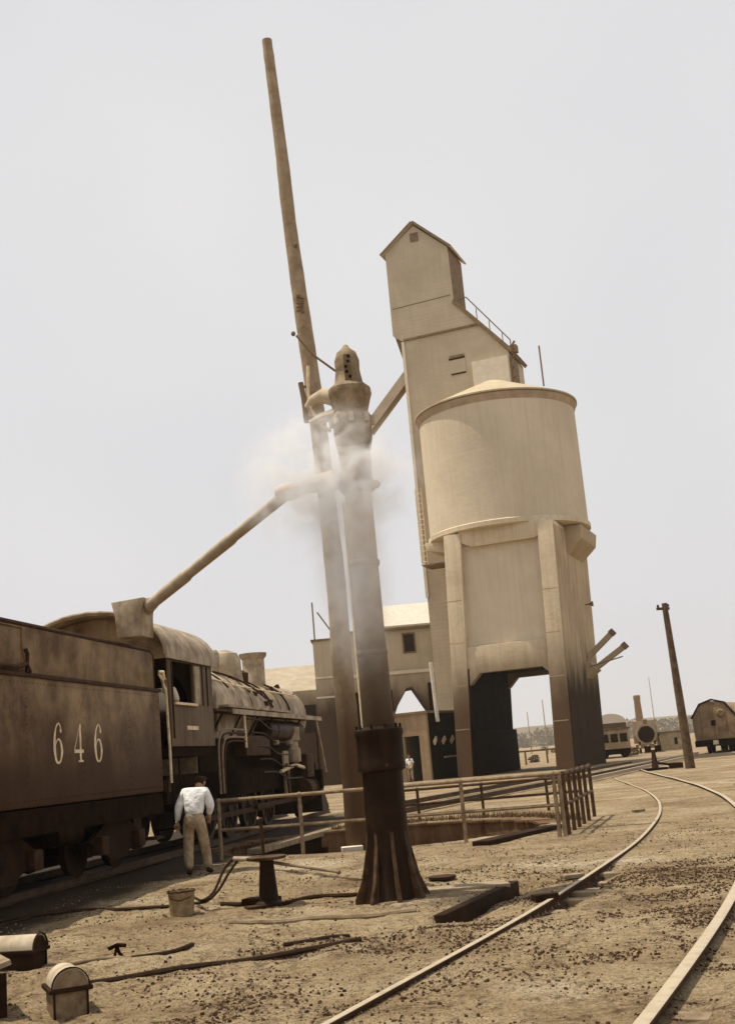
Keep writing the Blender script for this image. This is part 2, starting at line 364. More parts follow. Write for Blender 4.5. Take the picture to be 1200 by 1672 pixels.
K(bh.outputs[0], bp.inputs['Height']); K(bp.outputs[0], b.inputs['Normal'])
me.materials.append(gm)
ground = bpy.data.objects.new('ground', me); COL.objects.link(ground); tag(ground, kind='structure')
def gz(x, y): return float(ground_h(np.array([x]), np.array([y]))[0])
def GP(x, y, dz=0.0):
    p = G(x, y); p.z = gz(p.x, p.y)+dz; return p

# turntable pit: ring wall with coping, built of curved stones
pw = thing('pit_wall', 'curved brown pit wall sunk behind the pipe handrail', 'pit'); pw['kind'] = 'structure'; del pw['category']
mb = MB(); seg = 72
vs = []
for r, z in ((PR-.42, PFLOOR-.1), (PR-.42, -.02), (PR-.02, -.02), (PR-.02, PFLOOR-.1)):
    vs += [(PC[0]+r*math.cos(2*PI*k/seg), PC[1]+r*math.sin(2*PI*k/seg), z) for k in range(seg)]
mb.add(vs, [(i*seg+k, i*seg+(k+1) % seg, (i+1)*seg+(k+1) % seg, (i+1)*seg+k) for i in range(3) for k in range(seg)])
mb.build('lining', M['pit'], pw)
for k in range(-1, 21):
    a0 = 2*PI*(k+.04)/40; a1 = 2*PI*(k+.96)/40; dz = random.uniform(0, .02)
    pl = [((PR-.47), a0), ((PR+.03), a0), ((PR+.03), a1), ((PR-.47), a1)]
    MB().prism(pl, lambda r, a, d: (PC[0]+r*math.cos(a), PC[1]+r*math.sin(a), d), -.06+dz, .0+dz).build('coping_stone', M['pit'], pw, bevel=.008)

# distant hill and woods
mb = MB(); n = 120; vs = []
for k in range(n+1):
    x = -1500+k*3000/n; hh = 20+14*float(vnoise(x, 3, .003))+7*float(vnoise(x, 9, .015))
    vs += [(x, 1500+60*float(vnoise(x, 1, .01)), -3), (x, 1560, hh), (x, 1900, hh*1.2), (x, 2000, -6)]
fs = [(4*k+j, 4*k+4+j, 4*k+5+j, 4*k+1+j) for k in range(n) for j in range(3)]
tag(mb.add(vs, fs).build('hill', mat('hazy hill', (.16, .13, .085), (.10, .08, .05), .02), None, smooth=3), kind='structure')
def leaf_mass(mb, cx, cy, rx, ry, h, n, s, base=0):
    for _ in range(n):
        u, th = random.random()**.5, random.random()*2*PI; zz = random.random()
        k = math.sqrt(max(0, 1-(abs(zz-.45)/.6)**2.2))
        p = Vector((cx+rx*u*k*math.cos(th), cy+ry*u*k*math.sin(th), base+zz*h))
        a = Vector((random.uniform(-1, 1), random.uniform(-1, 1), random.uniform(-1, 1))).normalized()
        bb = a.cross(Vector((random.random(), random.random(), random.random()))).normalized()
        q = s*random.uniform(.6, 1.4)
        mb.add([p-a*q-bb*q*.6, p+a*q-bb*q*.4, p+a*q*.7+bb*q*.6, p-a*q*.8+bb*q*.7], [(0, 1, 2, 3)])
mb = MB()
for k in range(330):
    x = random.uniform(-60, 760); y = random.uniform(900, 1100); h = random.uniform(9, 22)*(.8+.5*float(vnoise(x, 0, .02)))
    leaf_mass(mb, x, y, h*.8, h*.7, h, 110, 1.2, -1)
tag(mb.build('distant_woods', M['leaf'], smooth=.1), 'low hazy line of trees along the horizon beyond the yard', 'woods', kind='stuff')

# haze
hz = MB().box((0, 1000, 37), (4400, 2120, 80)).build('haze', M['white'])
hm = bpy.data.materials.new('haze air'); hm.use_nodes = True; t2 = hm.node_tree; t2.nodes.clear()
pv = t2.nodes.new('ShaderNodeVolumePrincipled'); mo = t2.nodes.new('ShaderNodeOutputMaterial')
pv.inputs['Density'].default_value = .00020; pv.inputs['Color'].default_value = (.98, .95, .90, 1); pv.inputs['Anisotropy'].default_value = .3
t2.links.new(pv.outputs[0], mo.inputs['Volume']); hz.data.materials.clear(); hz.data.materials.append(hm)
tag(hz, 'pale sunlit haze over the whole yard', 'haze', kind='stuff')

# ------------------------------------------------------------------ railway tracks
def rail_obj(pts, m, parent, h=.13, head=.075, base=.13, lift=0.03, name='rail', top=None):
    prof = [(-base/2, 0), (base/2, 0), (base/2, .015), (.012, .03), (.012, h-.035), (head/2, h-.028), (head/2, h-.006), (head/2-.012, h), (-head/2+.012, h), (-head/2, h-.006), (-head/2, h-.028), (-.012, h-.035), (-.012, .03), (-base/2, .015)]
    mb = MB(); n = len(prof); vs = []
    for i, p in enumerate(pts):
        t = pts[min(i+1, len(pts)-1)]-pts[max(i-1, 0)]; t.z = 0; t.normalize(); s = Vector((t.y, -t.x, 0))
        vs += [p + s*a + Vector((0, 0, bz+lift)) for a, bz in prof]
    fs = [(i*n+k, i*n+(k+1) % n, (i+1)*n+(k+1) % n, (i+1)*n+k) for i in range(len(pts)-1) for k in range(n)]
    fs += [tuple(range(n)), tuple(range((len(pts)-1)*n, len(pts)*n))[::-1]]
    ro = mb.add(vs, fs).build(name, m, parent, smooth=.5)
    if top:
        vs = []
        for i, p in enumerate(pts):
            t = pts[min(i+1, len(pts)-1)]-pts[max(i-1, 0)]; t.z = 0; t.normalize(); s_ = Vector((t.y, -t.x, 0))
            vs += [p + s_*a + Vector((0, 0, bz+lift)) for a, bz in ((-head/2+.004, h+.0005), (-head/2+.010, h+.004), (head/2-.010, h+.004), (head/2-.004, h+.0005))]
        MB().add(vs, [(i*4+k, i*4+k+1, i*4+5+k, i*4+4+k) for i in range(len(pts)-1) for k in range(3)]).build('running_surface', top, ro)
    return ro
trk = thing('rail_track', 'bright worn rails curving from the bottom of the photo to the switch', 'railway track')
def sm(pts): # track surface follows the smoothed ground
    return [Vector((p.x, p.y, .028+.006*math.sin(p.y*.9))) for p in pts]
RLs, RRs = sm(RL), sm(RRt)
rail_obj(RLs, M['railside'], trk, head=.066, lift=-.118, top=M['railtop']); rail_obj(RRs, M['railside'], trk, head=.105, h=.13, lift=-.10, top=M['railtop'])
# sleepers, nearly buried, ends showing
acc = 0
cum = [0]
for p, q in zip(RLs[:-1], RLs[1:]): cum.append(cum[-1]+(q-p).length)
tie = None
k = 0
while k*.62 < min(cum[-1], 34):
    d = k*.62+random.uniform(-.05, .05); k += 1
    i = max(1, min(len(cum)-1, int(np.searchsorted(cum, d)))); p = RLs[i]; q = min(RRs, key=lambda r: (r-p).length)
    c = (p+q)/2; dr = (q-p); a = math.atan2(dr.y, dr.x)
    if (q-p).length > 2.6: continue
    L_ = 2.55; cz = c.z-.150+random.uniform(-.04, .018)
    if tie is None:
        tie = MB().box((0, 0, 0), (L_, .21, .16)).build('sleeper', M['timber'], trk, bevel=.012); o = tie
    else:
        o = tie.copy(); COL.objects.link(o); o.parent = trk
    o.location = (c.x+random.uniform(-.1, .1), c.y, cz); o.rotation_euler = (0, 0, a+random.uniform(-.04, .04))
def straight(a, b, n=40): return [a.lerp(b, i/n) for i in range(n+1)]
far = thing('rail_track', 'thin rusty rails running from behind the handrail to the far switch', 'railway track')
for (a, bpt) in (((640, 1336), (1050, 1254)), ((640, 1322), (985, 1257)),):
    p, q = G(*a), G(*bpt); q2 = p+(q-p)*1.25
    rail_obj(straight(Vector((p.x, p.y, .03)), Vector((q2.x, q2.y, .03))), M['farrail'], far, head=.10, h=.16)
far2 = thing('rail_track', 'pale rails reaching past the switch stand towards the parked tender', 'railway track')
for pl in ([(965, 1277), (1030, 1262), (1130, 1238)], [(985, 1266), (1060, 1249), (1140, 1233)]):
    rail_obj(catmull([Vector((*G(x, y).xy, .03)) for x, y in pl], 10), M['railtop'], far2, head=.11, h=.16)

# ------------------------------------------------------------------ great coaling bin (front, rotated 21 degrees)
TH = math.radians(21)
O0 = P(769, 1268, 77); O0.z = 0
M['legside2'] = mat('dull bracket concrete', (.44, .35, .23), (.34, .26, .16), .5)
silo = thing('coaling_bin', 'huge pale cylindrical concrete coal bin with conical roof on slab legs', 'coal bin', O0, -TH)
def leg(u0, u1, t0, t1, v0, v1, z1):
    vs = []
    for z, (a, bb) in ((0, (u0, u1)), (z1, (t0, t1))):
        vs += [(a, v0, z), (bb, v0, z), (bb, v1, z), (a, v1, z)]
    return MB().add(vs, [(3, 2, 1, 0), (4, 5, 6, 7), (0, 1, 5, 4), (1, 2, 6, 5), (2, 3, 7, 6), (3, 0, 4, 7)])
lg = leg(-.9, .1, -.25, .95, 0, 10.4, 15.9).build('leg', M['concrete'], silo, bevel=.05)
rg = leg(5.6, 6.75, 6.2, 7.25, 0, 10.4, 15.9).build('leg', M['concrete'], silo, bevel=.05)
# facing that paints in the shade on the inner right sides and the outer right side
def facing(b0, b1, z0, z1, v0=.12, v1=10.3, t=.10):
    f = lambda z: b0+(b1-b0)*z/15.9
    vs = []
    for z in (z0, z1): vs += [(f(z)+.003, v0, z), (f(z)+t, v0, z), (f(z)+t, v1, z), (f(z)+.003, v1, z)]
    return MB().add(vs, [(3, 2, 1, 0), (4, 5, 6, 7), (0, 1, 5, 4), (1, 2, 6, 5), (2, 3, 7, 6), (3, 0, 4, 7)])
facing(.1, .95, 0, 6.9).build('shade_facing', M['inner'], lg)
facing(6.75, 7.25, 0, 15.6, t=.06).build('shade_facing', M['legside'], rg)
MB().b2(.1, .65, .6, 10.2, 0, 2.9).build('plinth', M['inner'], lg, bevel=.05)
# cross beam with haunches and recessed bin panel
for v0, v1 in ((.15, .9), (9.6, 10.3)):
    MB().prism([(.30, 8.3), (.25, 5.6), (.62, 5.9), (1.25, 6.55), (5.4, 6.55), (5.95, 6.0), (6.1, 5.7), (6.15, 8.3)], lambda a, z, d: (a, d, z), v0, v1).build('beam', M['concrete'], silo, bevel=.04)
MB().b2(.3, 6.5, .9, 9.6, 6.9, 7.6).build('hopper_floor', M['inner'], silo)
MB().b2(.55, 6.6, .5, 10.0, 8.0, 16.0).build('bin_panel', M['silo'], silo)
# chamfered head under the drum
MB().prism([(.8, 15.3), (.8, 16.1), (6.8, 16.1), (6.8, 15.3), (5.9, 14.9), (1.6, 14.9)], lambda a, z, d: (a, d, z), .1, .52).build('head_beam', M['concrete'], silo, bevel=.04)
CU, CV, CR = 3.0, 5.1, 5.55
MB().lathe([(CR-.1, 16.0), (CR, 16.1), (CR, 24.9), (CR-.15, 25.0)], (CU, CV, 0), 72).build('drum', M['silo'], silo)
MB().lathe([(CR+.02, 16.02), (CR+.13, 16.05), (CR+.13, 16.35), (CR+.02, 16.42)], (CU, CV, 0), 72).build('drum_rim', M['concrete'], silo)
for z in (3.0, 5.8, 8.6, 11.4):
    for f_, p_ in ((lambda z: -.9+.65*z/15.9, lg), (lambda z: 5.6+.6*z/15.9, rg)):
        MB().b2(f_(z)+.03, f_(z)+1.0, -.018, .01, z, z+.05).build('pour_joint', M['legside2'], p_)
# corbelled brackets
MB().prism([(7.2, 14.0), (8.3, 15.0), (8.45, 15.9), (7.2, 16.0)], lambda a, z, d: (a, d, z), 3.4, 8.6).build('corbel', M['legside2'], silo, bevel=.05)
MB().prism([(-.3, 15.0), (-2.3, 15.5), (-2.35, 16.0), (-.3, 16.0)], lambda a, z, d: (a, d, z), 2.2, 8).build('corbel', M['concrete'], silo, bevel=.05)
rf = MB().lathe([(.3, 27.55), (.8, 27.45), (CR+.26, 25.2), (CR+.26, 25.10), (CR-.2, 25.0)], (CU, CV, 0), 72).build('roof', mat('pale roof felt', (.50, .41, .28), (.40, .32, .21), .7, .9), silo)
MB().lathe([(CR+.015, 24.55), (CR+.2, 25.02), (CR+.02, 25.08)], (CU, CV, 0), 72).build('eave_soffit', M['soffit'], rf)
MB().tube([(6.9, 4.2, 26.2), (6.9, 4.2, 29.2)], .06).build('vent_pipe', M['trim'], silo)
# small platform on the left
MB().b2(-2.9, -1.0, 3, 5, 14.55, 14.65).build('platform', M['trim'], silo)
for a in (-3.0, -2.55): MB().tube([(a, 3.2, 14.6), (a, 3.2, 20.2)], .035, 6).build('ladder_rail', M['cream'], silo)
for k in range(14): MB().tube([(-3.0, 3.2, 14.9+k*.38), (-2.55, 3.2, 14.9+k*.38)], .02, 5).build('rung', M['cream'], silo)
# raised coal chutes on the right flank
def chute(p, q, w_, parent, m_, name='chute'):
    p, q = Vector(p), Vector(q); d = (q-p).normalized(); s = Vector((0, 1, 0)); n = d.cross(s).normalized()
    mb = MB(); 
    for off, hh, ss in ((n*(-w_/2), .06, w_*1.2), (s*w_*.6+n*0, w_, .06), (s*-w_*.6+n*0, w_, .06)):
        vs = [e+off+n*(a*hh/2)+s*(b_*ss/2) for e in (p, q) for a in (-1, 1) for b_ in (-1, 1)]
        mb.add(vs, [(0, 1, 3, 2), (4, 6, 7, 5), (0, 4, 5, 1), (2, 3, 7, 6), (0, 2, 6, 4), (1, 5, 7, 3)])
    return mb.build(name, m_, parent)
for a, bb, v in (((7.15, 7.3), (8.95, 8.75), 7.0), ((7.3, 6.3), (9.7, 7.75), 6.9)):
    ch = chute((a[0], v, a[1]), (bb[0], v, bb[1]), .32, silo, M['legside2'])
    e = Vector((bb[0], v, bb[1])); MB().box(e, (.34, .5, .42), 0, 0, -.65).build('lip', M['trim'], ch)
MB().prism([(7.0, 5.8), (7.75, 6.3), (7.3, 6.9), (7.0, 7.0)], lambda a, z, d: (a, d, z), 6.2, 7.8).build('chute_hopper', M['legside2'], silo)
MB().tube([(7.4, 5.5, 6.5), (9.7, 5.5, 6.95)], .045, 6).build('counterweight_rod', M['trim'], silo)
MB().tube([(6.9, 8, 11.0), (7.5, 8, 11.0)], .05, 6).tube([(7.4, 8, 11.0), (7.7, 8, 11.0)], [.05, .2], 8).build('lamp', M['trim'], silo)

# ------------------------------------------------------------------ tall elevator tower behind
tow = thing('elevator_tower', 'tall narrow gabled coal elevator tower rising behind the round bin', 'tower', O0 + Vector((math.sin(TH)*8, math.cos(TH)*8, 0)), -TH)
D = 3.3
ext = lambda a, z, d: (a, d, z)
MB().prism([(-4.45, 0), (-4.45, 33.2), (1.75, 33.2), (3.8, 30.6), (3.8, 12), (-.9, 12), (-.9, 0)], ext, 0, D+1.0).build('shaft_wall', M['siding'], tow)
hd = MB().prism([(-5.15, 33.75), (-4.5, 33.22), (1.75, 33.22), (.0, 35.4), (-.05, 40.0), (-2.62, 42.45), (-5.15, 40.7)], ext, -.12, D).build('head_house', M['siding'], tow)
MB().b2(-.03, .02, .05, D-.05, 35.5, 39.9).build('shade_side', M['trim'], hd)  # dark sheet paints the shade on the head's right side
for (a, bb) in (((-5.45, 40.45), (-2.62, 42.62)), ((-2.62, 42.62), (.25, 39.85))):
    dx, dz = bb[0]-a[0], bb[1]-a[1]; l = math.hypot(dx, dz); n_ = (-dz/l*.14, dx/l*.14)
    MB().prism([a, bb, (bb[0]+n_[0], bb[1]+n_[1]), (a[0]+n_[0], a[1]+n_[1])], ext, -.4, D+.35).build('roof', M['siding'], tow)
    MB().prism([a, bb, (bb[0]+n_[0], bb[1]+n_[1]), (a[0]+n_[0], a[1]+n_[1])], ext, -.46, -.404).build('barge_board', M['trim'], tow)
MB().prism([(-.1, 35.35), (3.95, 30.5), (4.15, 30.7), (.05, 35.62)], ext, -.25, D+1.1).build('lean_roof', M['trim'], tow)
MB().b2(-4.3, 1.7, -.16, .0-.003, 33.14, 33.3).build('belt_board', M['trim'], tow)
MB().b2(-4.52, -4.3, -.14, 0-.004, 13, 33.1).build('corner_board', M['palewood'], tow)
for (za, zb) in ((35.9, 36.0),):
    MB().prism([(-5.0, za), (-.2, zb), (-.2, zb+.06), (-5.0, za+.06)], ext, -.15, -.121).build('batten', M['trim'], hd)
MB().b2(-2.95, -2.3, -.2, -.121, 41.1, 41.8).build('vent', M['trim'], hd)
wn = MB().b2(-.85, .4, -.06, -.003, 29.6, 31.1).build('window', M['siding'], tow)
MB().b2(-.85, .4, -.09, -.061, 30.82, 31.0).build('shadow_gap', M['glass'], wn)
MB().b2(-.78, .4, -.09, -.061, 29.62, 29.74).build('shadow_gap', M['glass'], wn)
MB().b2(-.8, .35, -.13, -.062, 30.95, 31.15).build('lintel', M['trim'], wn)
MB().b2(1.0, 3.75, -.5, -.004, 28.0, 30.2).build('lean_to', M['palewood'], tow)
MB().b2(1.1, 3.9, -.56, -.1, 27.7, 28.0).build('lean_to_sill', M['trim'], tow)
MB().tube([(.35, .3, 35.6), (.9, .3, 35.75), (3.95, .3, 31.6), (3.95, .3, 30.6)], .05, 6).build('handrail', M['trim'], tow)
for k in range(3): MB().tube([(1.6+k*.9, .3, 33.4-k*1.08), (1.6+k*.9, .3, 34.65-k*1.2)], .035, 5).build('post', M['trim'], tow)
MB().box((4.1, .6, 30.9), (.5, .6, .55)).tube([(3.9, .6, 31.1), (4.2, .6, 31.55)], .09, 6).build('pulley_box', M['trim'], tow)
mb = MB()
for z in (28.2, 29.0, 29.8): mb.tube([(3.82, .2, z), (4.1, .2, z+.5)], .06, 5)
mb.b2(3.81, 3.95, 0, 2, 27.5, 30.3); mb.build('bracing', M['trim'], tow)
MB().prism([(-5.1, 33.7), (-4.46, 33.2), (-4.46, 31.0)], ext, .3, 2.8).build('bracket', M['trim'], tow)
ch = chute((-4.3, 1.2, 31.0), (-8.4, 1.2, 26.9), .75, tow, M['siding'])
MB().tube([(-4.5, .6, 32.0), (-4.6, .6, 30.0)], .12, 6).build('chute_hanger', M['trim'], ch)

# ------------------------------------------------------------------ coal trestle and plant buildings on the left of the bin
def front(x, y, Y): p = P(x, y, Y); return p.x, p.z
tr = thing('coal_trestle', 'hazy concrete coal receiving shed on legs left of the round bin', 'shed', (0, 88, 0))
MB().prism([(-2.9, 11.2), (-2.9, 4.6), (.62, 4.6), (1.05, 5.6), (1.75, 6.65), (2.2, 6.7), (3.35, 4.7), (3.35, 6.9), (5.2, 6.9), (5.2, 11.2)], ext, 0, 5).build('wall', M['building'], tr)
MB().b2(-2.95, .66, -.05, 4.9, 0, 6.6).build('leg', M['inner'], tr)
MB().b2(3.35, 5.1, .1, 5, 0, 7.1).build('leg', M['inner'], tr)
MB().b2(-3.0, 5.2, -.15, -.003, 7.7, 7.95).build('ledge', M['palewood'], tr)
MB().prism([(0, 11.2), (.0, 11.35), (4, 13.35), (4, 11.2)], lambda a, z, d: (d, a*.9-.2, z), .1, 5.3).build('roof', M['roofmetal'], tr)
MB().b2(-3.0, 5.3, -.3, -.003, 11.0, 11.2).build('eave_board', M['trim'], tr)
wn = MB().b2(1.75, 2.75, -.05, -.003, 9.2, 10.75).build('window', M['trim'], tr); MB().b2(1.87, 2.63, -.07, -.052, 9.32, 10.62).build('pane', M['glass'], wn)
an = thing('plant_building', 'pale tall annex building with a thin roof mast behind the wooden pole', 'building', (0, 90, 0))
MB().b2(-5.1, -2.95, 0, 6, 0, 10.9).build('wall', M['building'], an)
MB().b2(-5.25, -2.9, -.12, 6.1, 10.9, 11.05).build('roof', M['trim'], an)
MB().tube([(-4.95, .5, 11.05), (-4.95, .5, 14.0)], .06, 6).tube([(-4.6, .5, 13.2), (-3.3, .5, 11.1)], .07, 6).build('mast', M['trim'], an)
for z in (6.5, 8.0): MB().b2(-5.1, -2.95, -.08, -.003, z, z+.14).build('band', M['palewood'], an)
rh = thing('engine_shed', 'long low engine shed roof showing past the locomotive smokebox', 'shed', (0, 96, 0))
MB().b2(-22, -5.2, 0, 14, 0, 7.6).build('wall', M['building'], rh)
MB().prism([(0, 7.6), (7, 10.2), (14, 7.6)], lambda a, z, d: (d, a, z), -22.3, -5.2).build('roof', mat('shed roof', (.42, .35, .26), (.32, .26, .18), 1), rh)
for k in range(3): MB().b2(-9.6+k*1.5, -8.6+k*1.5, -.06, -.003, 4.2, 6.4).build('window', M['glass'], rh)
# control house
HT = math.radians(27)
ho = thing('control_house', 'small square concrete house with open doorway and dark instrument wall', 'house', (2.62, 77, 0), -HT)
mb = MB().b2(-2.3, -1.72, 0, .25, 0, 4.3).b2(-.62, 0, 0, .25, 0, 4.3).b2(-1.72, -.62, 0, .25, 2.9, 4.3).b2(-2.3, -2.05, .25, 6, 0, 4.3).b2(-2.05, 0, 5.75, 6, 0, 4.3)
mb.build('wall', M['concrete_h'] if 'concrete_h' in M else mat('house plaster', (.36, .26, .16), (.26, .18, .10), 1, .9, .3, 6, streak=((.18, .12, .07), .6)), ho)
MB().b2(-.22, .0, .26, 5.74, 0, 4.3).build('shade_side', M['inner'], ho)  # shade of this side is put into its near-black colour
MB().b2(-2.45, .12, -.12, 6.1, 4.3, 4.45).build('roof', M['trim'], ho)
for k in range(4):
    o = MB().box((.1, .9+k*1.35, 2.5), (.08, .6, .3), 0, .6).build('lever_plate', M['cream'], ho)
MB().b2(.004, .08, 2.2, 5.2, 1.35, 1.45).build('shelf', M['cream'], ho)
MB().tube([(.35, 1.0, 3.7), (.3, .9, 7.6)], .14, 8).build('downpipe', M['roofmetal'], ho)
MB().tube([(.3, 1.0, 2.2), (.35, 1.0, 3.75)], .10, 6).build('hose_end', M['black'], ho)
for a in (-2.6, -2.3): MB().tube([(a, -.2, 0), (a, -.2, 4.3), (a+.1, -.2, 4.6)], .045, 5).build('pipe', M['trim'], ho)

# ------------------------------------------------------------------ far yard: cars, engine, tender, stack, sheds
car = thing('rail_car', 'small boxy yellowish work car with three dark square windows', 'rail car', (17.5, 100, 0), -.06)
MB().b2(0, 2.75, 0, 8, .75, 2.35).build('body', M['car'], car, bevel=.03)
MB().b2(-.1, 2.85, -.15, 8.1, 2.35, 2.5).build('roof', M['trim'], car)
for k in range(3): MB().b2(.38+k*.78, .98+k*.78, -.05, -.003, 1.3, 2.0).build('window', M['glass'], car)
MB().b2(.1, 2.7, .1, 7.8, .3, .74).build('underframe', M['black'], car)
for a in (.5, 2.2): MB().lathe([(.36, -.1), (.36, .1)], (a, 0, .36), 14, 'Y').build('wheel', M['black'], car)
MB().tube([(2.0, .4, .5), (3.3, .4, .5), (3.35, .4, .9)], .07, 6).build('coupler', M['trim'], car)
e2 = thing('distant_locomotive', 'far steam engine seen head on with round dark smokebox door', 'locomotive', (24.3, 112, 0), -.20)
MB().lathe([(.95, 0), (.95, 9)], (0, 0, 1.75), 20, 'Y').build('boiler', M['car'], e2)
MB().lathe([(.74, -.08), (.78, -.003)], (0, 0, 1.75), 20, 'Y').build('smokebox_door', M['darkwood'], e2)
MB().b2(-1.1, 1.1, -.3, 0, .45, .85).build('buffer_beam', M['trim'], e2)
for a in (-.75, 0, .75): MB().box((a, -.33, .65), (.22, .08, .22)).build('beam_plate', M['palewood'], e2)
MB().lathe([(.2, 2.6), (.24, 3.1), (.2, 3.15)], (0, .9, 0), 12).build('stack', M['trim'], e2)
MB().b2(-1.2, 1.2, 7, 9, .9, 3.1).build('cab', M['car'], e2)
for a in (-.7, .7): MB().lathe([(.55, -.1), (.55, .1)], (a, 1.4, .55), 14, 'X').build('wheel', M['black'], e2)
st = thing('brick_chimney', 'tall pale brick smokestack rising behind the windowed car', 'chimney', (39.6, 186, 0))
MB().lathe([(.75, 0), (.5, 7.2), (.56, 7.3), (.55, 7.9)], (0, 0, 0), 16).build('shaft', mat('stack brick', (.32, .22, .13), (.26, .17, .1), 1), st)
TKK = 0
tk = thing('domed_roof_building', 'low hazy building with a rounded roof left of the smokestack', 'building', (35.2, 190, 0))
MB().b2(-2, 3.0, 0, 8, 0, 4.0).build('wall', M['building'], tk)
MB().prism([(-2.1, 4.0)]+[(.5+2.6*math.cos(a), 4.0+1.5*math.sin(a)) for a in [PI-PI*k/12 for k in range(1, 12)]]+[(3.1, 4.0)], ext, 0, 8).build('roof', M['roofmetal'], tk)
sh = thing('yard_shed', 'small flat-roofed tan shed with a narrow door left of the leaning pole', 'shed', (26.9, 118, 0), -.1)
MB().b2(0, 2.3, 0, 3, 0, 1.75).build('wall', M['car'], sh); MB().b2(-.1, 2.45, -.15, 3.2, 1.75, 1.86).build('roof', M['trim'], sh)
MB().b2(1.35, 1.65, -.05, -.003, .55, 1.2).build('door', M['glass'], sh)
# round-bodied tender at the right edge
T2 = thing('parked_tender', 'round-topped rusty tender standing at the right edge of the yard', 'tender', (23.35, 85, 0), -.42)
MB().prism([(-1.45, .95), (1.45, .95), (1.5, 2.3)]+[(1.5*math.cos(a), 2.3+1.35*math.sin(a)) for a in [PI*k/12 for k in range(1, 12)]]+[(-1.5, 2.3)], ext, 0, 11).build('tank', mat('rusty tender', (.33, .23, .14), (.2, .13, .075), 1.5, .8), T2, bevel=.03)
for a in (-.9, 0, .9): MB().b2(a-.03, a+.03, -.03, -.003, 1.0, 3.2).build('rivet_strip', M['trim'], T2)
MB().lathe([(.22, 0), (.3, .1), (.3, .14)], (.55, -.12, 2.75), 12, 'Y').build('headlight', M['trim'], T2)
MB().b2(-.2, .12, -.1, -.031, 1.95, 2.3).build('valve_box', M['darkwood'], T2)
MB().prism([(-1.6, 2.55), (-.9, 3.55), (0, 3.82), (.9, 3.55), (1.6, 2.55), (1.5, 2.5), (.85, 3.45), (0, 3.7), (-.85, 3.45), (-1.5, 2.5)], ext, -.05, .35).build('end_hoop', M['darkwood'], T2)
MB().b2(-1.5, 1.5, -.1, 11, .5, .94).build('underframe', M['black'], T2)
MB().box((0, -.35, .75), (.3, .6, .3)).build('coupler', M['cream'], T2)
for vv_ in (1.2, 3.0, 7.5, 9.3):
    for a in (-.75, .75): MB().lathe([(.44, -.1), (.44, .1)], (a, vv_, .44), 16, 'X').build('wheel', M['black'], T2)
MB().tube([(1.55, .3, .5), (1.55, .3, 3.4)], .05, 6).build('grab_iron', M['cream'], T2)
# switch stand
sw = thing('switch_stand', 'low dark railway switch stand with twin target blades beside the far rails', 'switch', GP(1070, 1258))
MB().box((0, 0, .06), (1.1, .6, .1)).build('base', M['darkwood'], sw)
MB().tube([(0, 0, .1), (0, 0, .95)], [.17, .08], 8).build('post', M['rustiron'], sw)
for a in (-.24, .24): MB().box((a, 0, 1.0), (.3, .06, .28)).build('target', M['darkwood'], sw)
MB().tube([(0, 0, .35), (.75, .1, .2)], .06, 6).build('lever', M['darkwood'], sw)
MB().box((1.0, .1, .14), (.6, .4, .25)).build('throw_box', M['darkwood'], sw)
# telegraph poles
tp = thing('telegraph_pole', 'leaning dark telegraph pole with a short crossarm at the right', 'pole', P(1127, 1255, 54.8))
tp.location.z = 0; q = P(1084, 985, 54.8)-tp.location
MB().tube([Vector((0, 0, -.2)).lerp(q, k/8) for k in range(9)], [.235-.013*k for k in range(9)], 10, jit=.04).build('trunk', M['telpole'], tp)
MB().box(q+Vector((-.1, 0, -.25)), (.6, .12, .12), 0, 0, .05).build('crossarm', M['telpole'], tp)
for a in (-.32, .15): MB().lathe([(.05, 0), (.06, .1), (.02, .14)], q+Vector((a, 0, -.18)), 8).build('insulator', M['glass'], tp)
for k, (x, Y, h, l) in enumerate(((866, 230, 8, 'thin hazy pole seen through the bin legs, left of the two'), (893, 200, 9, 'thin hazy pole seen through the bin legs, beside the right leg'), (1073, 260, 14, 'thin hazy pole left of the leaning telegraph pole'))):
    g = P(x, 1215, Y); o = MB().tube([(0, 0, 0), (0, 0, h)], [.11, .07], 6).build('distant_pole', M['car'])
    o.location = (g.x, Y, 0); tag(o, l, 'pole', 'thin distant poles')
# yard clutter seen between the legs
yd = thing('low_fence', 'low faint rail fence crossing the yard beyond the bin legs', 'fence', (12, 105, 0))
MB().b2(-4, 6, 0, .12, 1.1, 1.25).build('rail', M['trim'], yd)
for k in range(6): MB().b2(-3.9+k*1.9, -3.75+k*1.9, 0, .12, 0, 1.1).build('post', M['trim'], yd)
for k, (x, y, s) in enumerate(((888, 1226, .8), (905, 1229, .6), (872, 1245, .5), (1033, 1233, .5))):
    g = G(x, y); mb = MB(); leaf_mass(mb, 0, 0, s*1.2, s, s*1.3, 140, .12)
    o = mb.build('bush', M['leaf'], smooth=.1); o.location = g; tag(o, ['larger dark bush on the yard seen between the bin legs', 'small bush close to the right bin leg', 'low weed clump nearest the dark left leg', 'small weed clump beside the windowed car'][k], 'bush')

